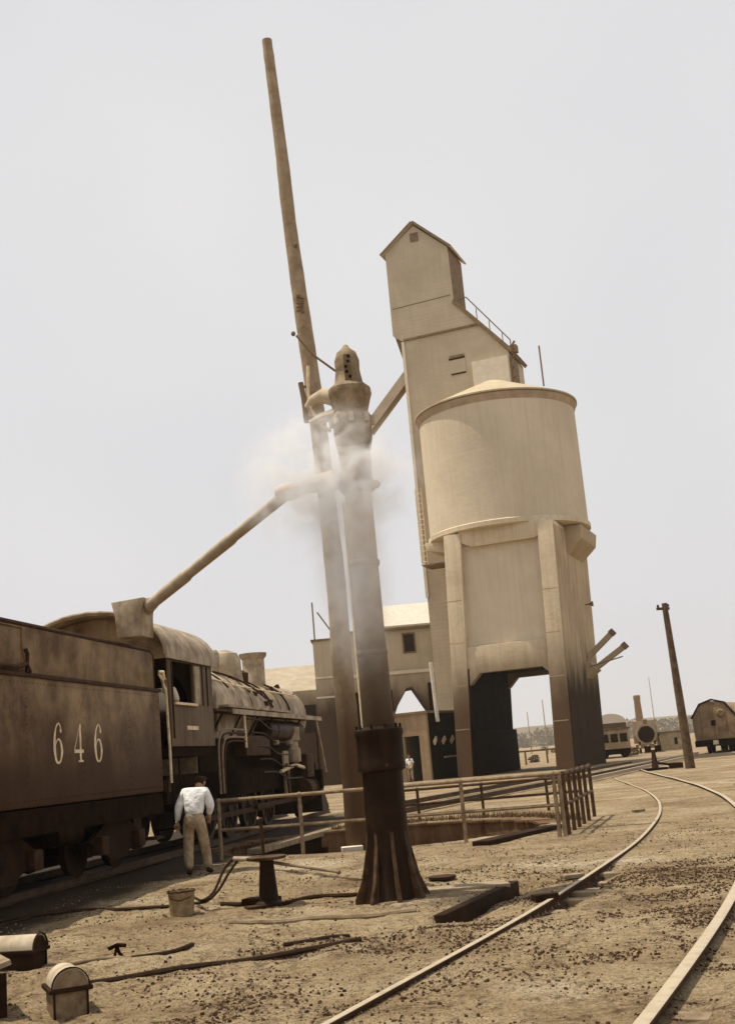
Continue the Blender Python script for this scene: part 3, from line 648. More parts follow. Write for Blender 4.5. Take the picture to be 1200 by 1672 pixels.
# ------------------------------------------------------------------ locomotive and tender number 646
PHI = math.atan(.16); cs, sn = math.cos(PHI), math.sin(PHI)
A0 = Vector((-4.75, 20, 0)) - Vector((cs, -sn, 0))*1.5
te = thing('tender', 'large dark tender with cream number 646 on its brown side', 'tender', A0, -PHI)
X = 1.5
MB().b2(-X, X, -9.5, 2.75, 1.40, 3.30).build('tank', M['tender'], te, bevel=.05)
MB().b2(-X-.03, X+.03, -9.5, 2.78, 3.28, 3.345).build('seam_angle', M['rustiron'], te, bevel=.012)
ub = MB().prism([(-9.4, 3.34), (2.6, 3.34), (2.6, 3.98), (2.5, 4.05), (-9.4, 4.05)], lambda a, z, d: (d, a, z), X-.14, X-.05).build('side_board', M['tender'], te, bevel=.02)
MB().prism([(-2.95, 3.34), (2.6, 3.34), (2.6, 4.05), (-2.95, 4.05)], lambda a, z, d: (d, a, z), -X+.05, -X+.14).build('side_board', M['tender'], te)
MB().tube([(X-.08, -9.4, 4.07), (X-.08, 2.45, 4.07), (X-.08, 2.62, 3.98), (X-.08, 2.63, 3.3)], .045, 8).build('beading', M['rustiron'], ub)
MB().b2(X-.045, X-.02, -5.4, -2.97, 3.36, 4.0).build('side_plate', M['tender'], te, bevel=.04)
MB().tube([(X+.03, -6, 3.42), (X+.04, -3.2, 3.40), (X+.04, -2.95, 3.47), (X+.02, -2.8, 3.36)], .035, 7).build('step_rail', M['rustiron'], te)
MB().tube([(X+.02, -2.9, 3.34), (X+.0, -2.82, 3.62), (X-.02, -2.85, 3.7)], .03, 6).build('bracket', M['rustiron'], te)
MB().b2(-X+.16, X-.16, -2.9, 2.5, 3.34, 3.86).build('deck', M['tender'], te, bevel=.03)
# digits, flat painted strokes on the side
def stroke(mb, pts, ws, n=10):
    c = catmull([Vector((a, b_, 0)) for a, b_ in pts], n); W = np.interp(np.linspace(0, len(ws)-1, len(c)), range(len(ws)), ws)
    vs = []
    for i, p in enumerate(c):
        t_ = (c[min(i+1, len(c)-1)]-c[max(i-1, 0)]).normalized(); s_ = Vector((t_.y, -t_.x, 0))*W[i]/2
        for q_ in (p+s_, p-s_): vs.append((X+.0045, q_.x, q_.y))
    mb.add(vs, [(2*i, 2*i+1, 2*i+3, 2*i+2) for i in range(len(c)-1)])
def six(mb, y0, z0, h, w_):
    f_ = lambda a, b_: (y0+a*w_, z0+b_*h)
    stroke(mb, [f_(*q_) for q_ in ((.86, .84), (.76, .95), (.55, 1.0), (.27, .88), (.10, .62), (.08, .34), (.22, .08), (.5, 0), (.78, .08), (.93, .30), (.80, .52), (.52, .60), (.26, .50), (.14, .36))],
           [.045, .03, .02, .035, .075, .085, .06, .03, .05, .08, .055, .025, .02, .015])
    mb.ball((X+.0045, *f_(.84, .82)), (.0005, .035, .035), 8, 6)
dm = MB(); hh = .60
yL = -2.02
six(dm, yL, 2.02, hh, .30)
y4 = yL+.74
for poly in ([(.22, 0), (.34, 0), (.34, 1), (.28, 1)],):
    pass
def q4(a, b_): return (X+.0045, y4+a*.34, 2.02+b_*hh)
dm.add([q4(.60, .0), q4(.80, .0), q4(.80, 1.0), q4(.66, 1.0), q4(.60, .9)], [(0, 1, 2, 3, 4)])
dm.add([q4(.62, .95), q4(.56, .84), q4(.06, .33), q4(-.02, .33)], [(0, 1, 2, 3)])
dm.add([(p_[0]+.0005, p_[1], p_[2]) for p_ in (q4(-.02, .24), q4(1.05, .24), q4(1.05, .33), q4(-.02, .33))], [(0, 1, 2, 3)])
dm.add([(p_[0]+.0005, p_[1], p_[2]) for p_ in (q4(.42, 0), q4(.98, 0), q4(.98, .05), q4(.42, .05))], [(0, 1, 2, 3)])
six(dm, yL+1.55, 2.02, hh, .30)
dm.build('number', M['cream'], te)
# rivets
mb = MB()
for z in (1.5, 3.2):
    for k in range(70): mb.box((X+.004, -6+k*.124, z), (.012, .02, .02))
for yy in (-4.5, -2.9, -.9, 1.1, 2.6):
    for k in range(13): mb.box((X+.004, yy, 1.6+k*.124), (.012, .02, .02))
tag(mb.build('rivets', M['tender'], te), kind='stuff')
MB().b2(-1.3, 1.3, -9.4, 2.9, 1.12, 1.39).build('underframe', M['black'], te)
MB().b2(X-.35, X-.05, -9, 2.8, 1.0, 1.38).build('sill', M['black'], te)
def truck(parent, yc):
    tr_ = MB().b2(X-.42, X-.30, yc-1.2, yc+1.2, .5, .72).b2(-X+.30, -X+.42, yc-1.2, yc+1.2, .5, .72).b2(-.9, .9, yc-.2, yc+.2, .5, .95).build('truck_frame', M['black'], parent)
    mb = MB()
    mb.prism([(yc-1.15, .72), (yc-.4, 1.05), (yc+.4, 1.05), (yc+1.15, .72), (yc+.3, .36), (yc-.3, .36)], lambda a, z, d: (d, a, z), X-.34, X-.26)
    mb.build('side_plate', M['darkwood'], tr_)
    for dy in (-.85, .85):
        for s in (-1, 1):
            MB().lathe([(.44, -.06), (.44, .05), (.48, .055), (.48, .07), (.36, .07), (.30, .03), (.12, .04), (.1, .12)] if s > 0 else [(.1, -.12), (.44, -.07), (.48, -.06), (.44, .06)], (s*.78, yc+dy, .62), 24, 'X').build('wheel', M['darkwood'], tr_)
        MB().box((X-.22, yc+dy, .64), (.2, .3, .3)).build('journal_box', M['rustiron'], tr_, bevel=.03)
MB().b2(-.9, .9, -9.3, 2.8, .72, 1.115).build('center_sill', M['black'], te)  # sill deepened to block background light under the tank
MB().b2(-.15, .0, -9.3, 2.8, .3, .715).build('shade_fill', M['black'], te)  # solid board added to keep the space under the tender dark
truck(te, 1.0); truck(te, -3.2); truck(te, -7.6)
MB().b2(X-.5, X-.02, 2.3, 2.7, .55, .6).b2(X-.5, X-.46, 2.3, 2.7, .55, 1.2).build('step', M['rustiron'], te)
MB().lathe([(.16, 0), (.16, .9)], (X-.2, -1.8, .92), 12, 'Y').build('air_tank', M['black'], te)
MB().tube([(X+.05, 2.62, 3.62), (X+.09, 2.72, 3.5), (X+.05, 2.85, 3.42), (X+.06, 2.95, 3.3), (X+.06, 3.02, 2.2), (X+.06, 3.02, 1.55)], .028, 7).build('grab_iron', M['cream'], te)
MB().tube([(X+.05, 2.60, 3.66), (X+.12, 2.66, 3.66), (X+.10, 2.75, 3.52)], .035, 7).build('hook', M['cream'], te)
MB().box((X-.02, 2.98, 1.5), (.12, .16, .22)).build('valve', M['rustiron'], te)
MB().b2(-1.2, 1.2, 2.8, 3.3, 1.3, 1.5).build('apron', M['black'], te)
# filler hatch box under the spout
hp = P(221, 1025, 21.3)-A0; hx = cs*hp.x-sn*hp.y; hy = sn*hp.x+cs*hp.y
mb = MB()
mb.prism([(-.24, 4.2), (-.27, 4.6), (-.33, 4.86), (.30, 4.9), (.25, 4.6), (.24, 4.2)], lambda a, z, d: (hx+a, hy+d, z), -.3, .3).build('filler_hatch', M['boiler'], te, bevel=.02)

eng = thing('steam_locomotive', 'black steam locomotive with pale boiler coupled ahead of tender 646', 'locomotive', A0, -PHI)
# cab
cab = MB().b2(X-.05, X, 3.35, 3.55, 2.25, 4.05).b2(X-.05, X, 4.85, 6.15, 2.25, 4.05).b2(X-.05, X, 3.55, 4.85, 2.25, 3.12).b2(X-.05, X, 3.55, 4.85, 3.95, 4.05)\
    .b2(-X, -X+.05, 3.35, 6.15, 2.25, 4.05).b2(-X+.05, X-.05, 6.05, 6.15, 2.25, 4.3).build('cab', mat('cab paint', (.13, .09, .052), (.07, .042, .022), 1.3, .55, streak=((.18, .13, .08), .6)), eng)
rp = [((X+.08)*math.cos(a), 4.02+.98*math.sin(a)**.9) for a in [PI-PI*k/18 for k in range(19)]]
MB().prism(rp+[(a, z-.05) for a, z in rp[::-1]], lambda a, z, d: (a, d, z), 2.95, 6.35).build('roof', M['boiler'], cab, smooth=1.0)
MB().prism([(a*.955, 4.0+(z-4.02)*.93) for a, z in rp], lambda a, z, d: (a, d, z), 3.36, 3.42).build('rear_bulkhead', M['tender'], cab)
MB().tube([(a*1.005, 2.95, z) for a, z in rp], .035, 6).build('roof_bead', M['boiler'], cab)
MB().b2(X+.003, X+.03, 4.85, 5.2, 3.12, 3.92).build('window_shutter', M['boiler'], cab)
for yy in (5.42, 5.75): MB().b2(X+.003, X+.02, yy, yy+.04, 3.1, 3.95).build('batten', M['rustiron'], cab)
MB().b2(X-.0, X+.07, 3.5, 4.9, 3.07, 3.12).build('arm_rest', M['cream'], cab)
MB().b2(X+.002, X+.012, 4.3, 5.0, 2.58, 2.66).build('nameplate', M['cream'], cab)
MB().b2(-X+.05, X-.05, 3.35, 6.05, 2.05, 2.25).build('floor', M['black'], cab)
MB().lathe([(.95, 0), (.95, .5)], (0, 5.55, 3.2), 20, 'Y').build('backhead', M['black'], cab)
MB().tube([(X+.05, 3.36, 3.9), (X+.05, 3.36, 2.4)], .022, 6).build('grab_iron', M['rustiron'], cab)
MB().b2(X-.45, X-.05, 3.4, 3.9, 1.1, 1.15).b2(X-.45, X-.05, 3.4, 3.9, .65, .7).b2(X-.08, X-.05, 3.4, 3.44, .65, 2.1).b2(X-.08, X-.05, 3.86, 3.9, .65, 2.1).build('steps', M['black'], eng)
# firebox, boiler
BZ = 3.18
fb = MB().prism([(-1.05, 1.6), (1.05, 1.6)]+[(1.08*math.cos(a), 3.2+1.08*math.sin(a)) for a in [PI*k/14 for k in range(15)]], ext, 6.16, 9.3).build('firebox', M['boiler'], eng, smooth=.5)
MB().b2(-1.07, 1.10, 6.2, 9.25, .9, 2.45).build('shade_skirt', M['black'], fb)  # black box paints in the darkness below the boiler
bo = MB().lathe([(.9, 9.3), (1.03, 9.6), (1.0, 12.2), (.92, 13.6), (.92, 15.6), (.97, 15.62), (.97, 17.6)], (0, 0, BZ), 36, 'Y').build('boiler', M['boiler'], eng)
for yy in (10.2, 11.2, 12.2, 13.4, 14.5, 15.5): MB().lathe([(1.045-(yy > 12)*.07-.0*yy, -.03), (1.045-(yy > 12)*.07, .03)], (0, yy, BZ), 36, 'Y').build('boiler_band', M['boiler'], bo)
MB().lathe([(.9, 0), (.86, .08), (.4, .2), (.1, .22)], (0, 17.6, BZ), 28, 'Y').build('smokebox_door', M['loco'], eng)
# domes and stack
MB().lathe([(.48, 3.9), (.42, 4.25), (.40, 4.6), (.33, 4.82), (.1, 4.92)], (0, 9.6, 0), 24).build('steam_dome', M['boiler'], eng)
MB().lathe([(.16, 4.2), (.15, 4.95), (.2, 5.0), (.05, 5.04)], (-.1, 8.2, 0), 12).build('safety_valve', M['boiler'], eng)
MB().lathe([(.52, 3.9), (.46, 4.3), (.45, 4.65), (.36, 4.85), (.1, 4.95)], (0, 12.2, 0), 24).build('sand_dome', M['boiler'], eng)
MB().lathe([(.42, 3.95), (.33, 4.15), (.33, 4.9), (.40, 4.98), (.42, 5.08), (.32, 5.08), (.30, 4.6)], (0, 15.2, 0), 24).build('smokestack', M['boiler'], eng)
MB().lathe([(.14, 4.1), (.16, 4.75), (.1, 4.85)], (.1, 10.9, 0), 12).build('whistle', M['boiler'], eng)
MB().lathe([(.22, 4.05), (.24, 4.4), (.05, 4.5)], (0, 13.7, 0), 14).build('bell', M['rustiron'], eng)
def arc(y0, r, a0, a1, rr, y1=None, m_='rustiron', nm='boiler_pipe'):
    pts = [(math.cos(a0+(a1-a0)*k/10)*r, y0+((y1 or y0)-y0)*k/10, BZ+math.sin(a0+(a1-a0)*k/10)*r) for k in range(11)]
    MB().tube(pts, rr, 7).build(nm, M[m_], eng)
arc(9.6, 1.08, 1.45, .35, .03, 12.6); arc(12.5, 1.0, 1.3, .15, .025, 13.4); arc(14.9, .99, 1.2, .1, .025, 15.4); arc(8.5, 1.10, 1.1, .5, .02, 9.2)
MB().tube([(.86, 6.4, 3.95), (.86, 10, 3.82), (.8, 16.8, 3.8)], .022, 6).build('handrail', M['cream'], eng)
for k in range(7): MB().tube([(.72, 7+k*1.6, 3.8), (.87, 7+k*1.6, 3.85)], .018, 5).build('rail_stanchion', M['rustiron'], eng)
for k in range(12):
    a = random.uniform(.1, 1.2); yy = 8.8+random.random()*8; r_ = 1.0
    MB().box((math.cos(a)*r_, yy, BZ+math.sin(a)*r_), (.12, .18, .12), 0, 0, a).build('boiler_fitting', M['rustiron'], eng)
# running board, tanks, pipes
MB().b2(.95, X, 6.3, 17.3, 3.02, 3.07).build('running_board', M['rustiron'], eng)
MB().b2(X-.02, X+.02, 7.6, 17.3, 2.98, 3.10).build('board_edge', M['boiler'], eng)
MB().b2(.98, X-.15, 7.8, 14.0, 3.16, 3.22).build('upper_step', M['boiler'], eng)
MB().lathe([(.1, 0), (.26, .04), (.28, .2), (.28, 3.7), (.26, 3.86), (.1, 3.9)], (1.12, 11.6, 2.66), 20, 'Y').build('air_reservoir', M['loco'], eng)
for yy in (12.3, 14.6): MB().lathe([(.295, 0), (.295, .07)], (1.12, yy, 2.66), 20, 'Y').build('strap', M['rustiron'], eng)
for k in range(4):
    z = 2.62-k*.09; yy = 6.55+k*.13; mm_ = M['pipe'] if k % 2 == 0 else M['rustiron']
    MB().tube(catmull([(X-.06, 8.9, z), (X-.06, yy+.55, z), (X-.06, yy+.15, z-.16), (X-.06, yy, z-.55), (X-.06, yy, 1.2)], 5), .026, 7).build('injector_pipe', mm_, eng)
MB().tube([(X-.05, 8.75, 3.0), (X-.05, 8.78, 2.2)], .035, 7).build('hanger', M['cream'], eng)
for yy in (6.35, 6.7, 7.1, 7.5): MB().b2(1.1, 1.16, yy, yy+.14, 2.6, 3.5).build('firebox_strap', M['boiler'], fb)
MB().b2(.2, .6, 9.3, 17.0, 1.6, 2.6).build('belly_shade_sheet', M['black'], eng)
MB().b2(.5, 1.42, 8.9, 11.2, 2.0, 2.5).build('ash_pan', M['rustiron'], eng, bevel=.04)
MB().lathe([(.1, 0), (.2, .03), (.2, .4), (.14, .43), (.14, .6), (.2, .63), (.2, 1.0), (.1, 1.03)], (1.3, 14.2, 1.75), 16).build('air_pump', M['boiler'], eng)
mb = MB().b2(-1.1, -.5, 4, 17.8, 1.1, 1.7).b2(.5, 1.1, 4, 17.8, 1.1, 1.7).b2(-1.3, 1.3, 17.6, 17.9, .9, 1.5); mb.build('frame', M['black'], eng)
for yy in (7.2, 9.0, 10.8, 12.6):
    for s in (-1, 1):
        wh = MB().lathe([(.70, -.07), (.70, .05), (.73, .055), (.73, .075), (.6, .075), (.58, .03), (.16, .04), (.15, .1)] if s > 0 else [(.15, -.1), (.73, -.08), (.7, .07)], (s*.8, yy, .85), 32, 'X').build('driving_wheel', M['loco'], eng)
        if s > 0:
            for k in range(12):
                a = k*PI/6; MB().tube([(.84, yy+math.cos(a)*.14, .85+math.sin(a)*.14), (.84, yy+math.cos(a)*.6, .85+math.sin(a)*.6)], .028, 5).build('spoke', M['loco'], wh)
MB().b2(.97, 1.02, 7.1, 12.7, .62, .74).build('side_rod', M['rustiron'], eng)
MB().b2(1.06, 1.11, 10.7, 15.3, .68, .8).build('main_rod', M['rustiron'], eng)
cy_ = MB().lathe([(.2, -.05), (.4, 0), (.42, .06), (.36, .1), (.36, 1.0), (.42, 1.04), (.4, 1.1), (.2, 1.16)], (1.12, 15.2, .95), 22, 'Y').build('cylinder', M['rustiron'], eng)
MB().b2(.8, 1.42, 15.3, 16.2, 1.3, 2.0).build('valve_chest', M['rustiron'], cy_, bevel=.06)
MB().tube([(1.3, 12.6, 1.55), (1.3, 14.3, 1.7), (1.3, 15.3, 1.6)], .05, 7).build('valve_rod', M['cream'], eng)
MB().b2(1.2, 1.26, 13.2, 13.7, .9, 2.1).build('crosshead_link', M['boiler'], eng)
MB().box((1.25, 13.4, 1.3), (.12, .2, .9), 0, .25).build('motion_bracket', M['rustiron'], eng)
MB().prism([(17.9, 1.2), (18.9, .3), (18.8, .2), (17.9, .2)], lambda a, z, d: (d, a, z), -1.2, 1.2).build('pilot', M['loco'], eng)
for s in (-1, 1): MB().tube([(s*1.2, 17.85, 1.4), (s*1.2, 17.85, 3.0)], .03, 6).build('flag_staff', M['rustiron'], eng)
for yy in (16.4,):
    for s in (-1, 1): MB().lathe([(.4, -.06), (.4, .06)], (s*.78, yy, .55), 20, 'X').build('pilot_wheel', M['loco'], eng)
MB().tube([(1.42, 16.9, 3.0), (1.45, 17.3, 2.1), (1.4, 17.9, 1.4)], .04, 6).build('brace_rod', M['boiler'], eng)
for k in range(5):
    z0 = 2.9-k*.33; MB().tube(catmull([(X-.1, 9.2+k*.3, z0), (X-.05, 10.2+k*.35, z0-.03), (X-.08, 11.2+k*.4, z0-.22), (X-.1, 12.6+k*.5, z0-.25)], 4), .022, 6).build('feed_pipe', M['rustiron' if k % 2 else 'loco'], eng)
for k in range(6):
    MB().tube([(X-.12, 7.2+k*1.55, 3.0), (X-.45, 7.2+k*1.55, 2.45)], .03, 5).build('board_bracket', M['loco'], eng)
for yy in (11.9, 13.4): MB().lathe([(.03, 0), (.10, .02), (.10, .12), (.03, .14)], (1.38, yy, 2.25), 10).build('lubricator', M['boiler'], eng)
# track under the engine, and its girders over the pit
lt = thing('rail_track', 'dark rails and girders underneath the locomotive', 'railway track', A0, -PHI)
for s in (-.74, .74):
    rail_obj([Vector((s, -12+k*2.2, 0)) for k in range(16)], M['farrail'], lt, lift=.015)
    MB().b2(s-.12, s+.12, 2, 15, -.5, .008).build('girder', M['black'], lt)
bg0, bg1 = G(415, 1389), G(600, 1338)
bgd = thing('bridge_beam', 'long light-edged beam slanting across the pit beside the locomotive', 'beam')
dv_ = bg1-bg0; an_ = math.atan2(dv_.y, dv_.x)
MB().box((bg0+bg1)/2+Vector((0, 0, -.02)), (dv_.length, .3, .12), an_).build('deck_plank', M['timber'], bgd, bevel=.01)
MB().box((bg0+bg1)/2+Vector((0, 0, -.33)), (dv_.length, .16, .5), an_).build('web', M['black'], bgd)
for k in range(5):
    c = bg0.lerp(bg1, .1+k*.2); MB().box(c+Vector((-.25, 0, -.45)), (.9, .16, .2), an_+PI/2).build('cross_tie', M['darkwood'], bgd)

# ------------------------------------------------------------------ people
def skin_mesh(name, verts, edges, radii, m_, parent, sub=2, root=0, extra=None):
    me = bpy.data.meshes.new(name); me.from_pydata([Vector(v) for v in verts], edges, []); o = bpy.data.objects.new(name, me); COL.objects.link(o)
    md = o.modifiers.new('skin', 'SKIN'); 
    for i, r_ in enumerate(radii):
        sv = me.skin_vertices[0].data[i]; rr = r_ if hasattr(r_, '__len__') else (r_, r_); sv.radius = rr
    me.skin_vertices[0].data[root].use_root = True
    md.use_smooth_shade = True; o.modifiers.new('sub', 'SUBSURF').levels = sub
    bpy.context.view_layer.update(); dg = bpy.context.evaluated_depsgraph_get()
    nm = bpy.data.meshes.new_from_object(o.evaluated_get(dg)); bpy.data.objects.remove(o)
    if extra:
        mb = MB(); mb.v = [tuple(v.co) for v in nm.vertices]; mb.f = [tuple(p.vertices) for p in nm.polygons]
        for e_ in extra: mb.add(e_.v, e_.f)
        o = mb.build(name, m_, parent, smooth=2); return o
    nm.materials.clear(); nm.materials.append(m_); o = bpy.data.objects.new(name, nm); COL.objects.link(o); o.parent = parent
    for p in nm.polygons: p.use_smooth = True
    return o
def hand(w_, d, side=1, s=1.0):
    """palm and five bent fingers from wrist point w_ along direction d"""
    w_ = Vector(w_); d = Vector(d).normalized(); a = d.cross(Vector((0, 1, 0))).normalized()
    if a.length < .5: a = Vector((1, 0, 0))
    nrm = d.cross(a).normalized(); mb = MB()
    mb.tube([w_, w_+d*.05*s, w_+d*.095*s], [.026*s, .038*s, .032*s], 8, squash=.5)
    for k, (off, l) in enumerate(((-.027, .075), (-.009, .085), (.010, .08), (.027, .062))):
        b0 = w_+d*.085*s+a*off*s; mb.tube([b0, b0+d*l*.5*s, b0+d*l*.85*s+nrm*.02*s*side, b0+d*l*.95*s+nrm*.045*s*side], [.010*s, .009*s, .008*s, .006*s], 6)
    b0 = w_+d*.03*s-a*.03*s; mb.tube([b0, b0+d*.035*s-a*.02*s+nrm*.01*side, b0+d*.07*s-a*.02*s+nrm*.025*side], [.012*s, .011*s, .008*s], 6)
    return mb
def head(c, face, tilt=0.0, hat=None, parent=None):
    """returns extras (nose, ears, brow, jaw) for the body mesh, and adds hair / cap children"""
    c = Vector(c); f_ = Vector(face).normalized(); r_ = f_.cross(Vector((0, 0, 1))).normalized(); u_ = r_.cross(f_).normalized()
    mb = MB(); W = lambda a, b_, d: c+r_*a+f_*b_+u_*d
    def bl(a, b_, d, r): mb.ball(W(a, b_, d), r, 10, 7)
    bl(0, 0, .03, .092); bl(0, .028, -.035, .072); bl(0, .05, -.075, .045)
    mb.tube([W(0, .088, .03), W(0, .112, -.015), W(0, .092, -.022)], [.009, .016, .01], 6)
    bl(-.085, -.005, -.005, .024); bl(.085, -.005, -.005, .024)
    mb.tube([W(-.028, .088, -.052), W(0, .096, -.052), W(.028, .088, -.052)], .008, 6)
    for s in (-1, 1): mb.ball(W(s*.034, .082, .022), .013, 8, 6)
    return mb, W

def man():
    b_ = GP(322, 1428); t_ = thing('person', 'man in white shirt and cap seen from behind, standing before the tender', 'person', b_, 0)
    # facing away (+y), weight on the left leg, right foot forward
    V = {'pel': (0, 0, .95), 'waist': (0, .02, 1.07), 'chest': (.02, .10, 1.28), 'neck': (.05, .19, 1.42), 'head0': (.07, .23, 1.47), 'head': (.09, .29, 1.52),
         'shl': (-.17, .13, 1.38), 'ell': (-.27, .06, 1.13), 'wrl': (-.31, .10, .90), 'shr': (.21, .13, 1.37), 'elr': (.29, .08, 1.12), 'wrr': (.23, .20, .98),
         'hpl': (-.10, 0, .90), 'knl': (-.12, -.01, .50), 'anl': (-.12, -.05, .10), 'tol': (-.14, .10, .04), 'hpr': (.10, 0, .90), 'knr': (.15, .08, .50), 'anr': (.20, .05, .10), 'tor': (.21, .20, .04)}
    R_ = {'pel': (.15, .11), 'waist': (.15, .11), 'chest': (.17, .12), 'neck': .06, 'head0': .06, 'head': (.085, .10), 'shl': .065, 'ell': .045, 'wrl': .03, 'shr': .065, 'elr': .045, 'wrr': .03,
          'hpl': .09, 'knl': .06, 'anl': .045, 'tol': .035, 'hpr': .09, 'knr': .06, 'anr': .045, 'tor': .035}
    E = [('pel', 'waist'), ('waist', 'chest'), ('chest', 'neck'), ('neck', 'head0'), ('head0', 'head'), ('chest', 'shl'), ('shl', 'ell'), ('ell', 'wrl'), ('chest', 'shr'), ('shr', 'elr'), ('elr', 'wrr'),
         ('pel', 'hpl'), ('hpl', 'knl'), ('knl', 'anl'), ('anl', 'tol'), ('pel', 'hpr'), ('hpr', 'knr'), ('knr', 'anr'), ('anr', 'tor')]
    def grow(nm, keys, sc, m_, ov={}, extra=None):
        ks = [k for k in V if k in keys]; ix = {k: i for i, k in enumerate(ks)}
        rad = []
        for k in ks:
            r0 = ov.get(k, R_[k]); r0 = r0 if hasattr(r0, '__len__') else (r0, r0); rad.append(tuple(v*sc for v in r0))
        return skin_mesh(nm, [V[k] for k in ks], [(ix[a], ix[c_]) for a, c_ in E if a in ix and c_ in ix], rad, m_, t_, 2, ix.get('pel', ix.get('chest', 0)), extra)
    hm_, W = head((.09, .30, 1.52), (.35, 1, -.9))
    grow('body', list(V), .95, M['skin'], extra=[hm_, hand(V['wrl'], (0, .1, -1)), hand(V['wrr'], (-.1, .6, -.7))])
    grow('shirt', ['waist', 'pel', 'chest', 'neck', 'shl', 'ell', 'wrl', 'shr', 'elr', 'wrr'], 1.0, M['white'],
         {'pel': (.165, .13), 'waist': (.18, .14), 'chest': (.20, .15), 'neck': .072, 'shl': .092, 'ell': .078, 'wrl': .045, 'shr': .092, 'elr': .078, 'wrr': .045})
    V['pel'] = (0, 0, .96); V['hpl'] = (-.09, 0, .86); V['hpr'] = (.09, 0, .86)
    grow('trousers', ['pel', 'waist', 'hpl', 'knl', 'anl', 'hpr', 'knr', 'anr'], 1.0, M['khaki'],
         {'waist': (.165, .125), 'pel': (.178, .138), 'hpl': .125, 'knl': .10, 'anl': .082, 'hpr': .12, 'knr': .095, 'anr': .08})
    for s, (a, b2_) in (('l', ('anl', 'tol')), ('r', ('anr', 'tor'))):
        p, q = Vector(V[a]), Vector(V[b2_]); MB().tube([p+(p-q)*.35+Vector((0, 0, -.035)), p+Vector((0, 0, -.03)), q, q+(q-p)*.25], [.04, .052, .05, .03], 10, squash=.8).build('shoe', M['dcloth'], t_)
    mb = MB().ball(W(0, -.015, .075), (.112, .118, .06), 16, 8); mb.prism([(-.08, .08), (-.05, .15), (.05, .15), (.08, .08)], lambda a, b__, d: W(a, b__, d), .055, .065)
    mb.build('cap', M['dcloth'], t_); MB().ball(W(0, -.035, .01), (.085, .075, .08), 14, 8).build('hair', M['dcloth'], t_)
man()
def simple_person(label, loc, rz, torso, legs_m, arm_r, scale=1.0, seated=False, leanarm=False, headless=False):
    t_ = thing('person', label, 'person', loc, rz); t_.scale = (scale,)*3
    V = [(0, 0, .95), (0, 0, 1.1), (0, .02, 1.3), (0, .02, 1.46), (0, .03, 1.55), (-.18, .02, 1.40), (-.26, .0, 1.15), (-.22, .16, .98) if not leanarm else (-.25, .3, 1.12), (.18, .02, 1.40), (.25, 0, 1.15), (.2, arm_r, 1.0),
         (-.1, 0, .9), (-.11, .03, .5), (-.12, 0, .08), (-.13, .13, .04), (.1, 0, .9), (.12, -.02, .5), (.14, -.05, .08), (.15, .08, .04)]
    if seated: V[12] = (-.12, .42, .88); V[13] = (-.12, .44, .45); V[14] = (-.12, .56, .41); V[16] = (.12, .42, .88); V[17] = (.12, .44, .45); V[18] = (.12, .56, .41)
    E = [(0, 1), (1, 2), (2, 3), (3, 4), (2, 5), (5, 6), (6, 7), (2, 8), (8, 9), (9, 10), (0, 11), (11, 12), (12, 13), (13, 14), (0, 15), (15, 16), (16, 17), (17, 18)]
    Rr = [(.14, .1), (.14, .1), (.16, .11), .055, .06, .06, .045, .03, .06, .045, .03, .085, .06, .045, .035, .085, .06, .045, .035]
    hm_, W = head((0, .05, 1.62), (0, 1, -.05))
    d7 = (Vector(V[7])-Vector(V[6])); d10 = Vector(V[10])-Vector(V[9])
    skin_mesh('body', V, E, Rr, M['skin'], t_, 1, 0, [hm_, hand(V[7], d7), hand(V[10], d10)])
    skin_mesh('shirt', V[:4]+V[5:7]+V[8:10], [(0, 1), (1, 2), (2, 3), (2, 4), (4, 5), (2, 6), (6, 7)], [(.16, .12), (.165, .13), (.18, .13), .065, .08, .065, .08, .065], torso, t_, 1)
    skin_mesh('trousers', [V[0], V[11], V[12], V[13], V[15], V[16], V[17]], [(0, 1), (1, 2), (2, 3), (0, 4), (4, 5), (5, 6)], [(.16, .13), .11, .09, .075, .11, .09, .075], legs_m, t_, 1)
    MB().ball(W(0, -.01, .08), (.11, .12, .055), 12, 7).build('cap', M['dcloth'], t_)
    for i in (13, 17):
        p, q = Vector(V[i]), Vector(V[i+1]); MB().tube([p-Vector((0, .04, .03)), p+Vector((0, .02, -.03)), q], [.045, .05, .035], 8).build('shoe', M['dcloth'], t_)
    return t_
dp = P(671, 1270, 76.2); dp.z = .03
simple_person('distant man in white shirt standing in the open doorway of the control house', dp, PI*.85, M['white'], M['khaki'], .2)
cp = A0 + Vector((cs, -sn, 0))*1.22 + Vector((sn, cs, 0))*3.86
simple_person('engineer leaning at the locomotive cab window beside the tender', (cp.x, cp.y, 1.98), -PHI, M['palewood'], M['dcloth'], .3, 1.0, True, True)

# ------------------------------------------------------------------ handrails
def handrail(label, pts, h, mids, r_, m_, post_ts, group=None):
    t_ = thing('pipe_handrail', label, 'handrail', (0, 0, 0))
    pts = [Vector(p) for p in pts]
    MB().tube([p+Vector((0, 0, h)) for p in pts], r_, 8).build('top_rail', m_, t_)
    for mz in mids: MB().tube([p+Vector((0, 0, mz)) for p in pts], r_*.9, 8).build('mid_rail', m_, t_)
    for q in post_ts:
        q = Vector(q); MB().tube([q+Vector((0, 0, -.15)), q+Vector((0, 0, h))], r_*1.05, 8).build('post', m_, t_)
        MB().ball(q+Vector((0, 0, h)), r_*1.5, 8, 6).build('fitting', m_, t_)
    return t_
a0, a1 = Vector((-3.42, 23.55, 0)), Vector((3.08, 22.05, 0))
ln = lambda t_: a0.lerp(a1, t_)
handrail('long weathered two-bar pipe handrail along the near edge of the pit', [a0, a1], 1.12, [.56], .036, M['pipe'], [ln(0), ln(.25), ln(.5), ln(.725), ln(.985), ln(1.0)])
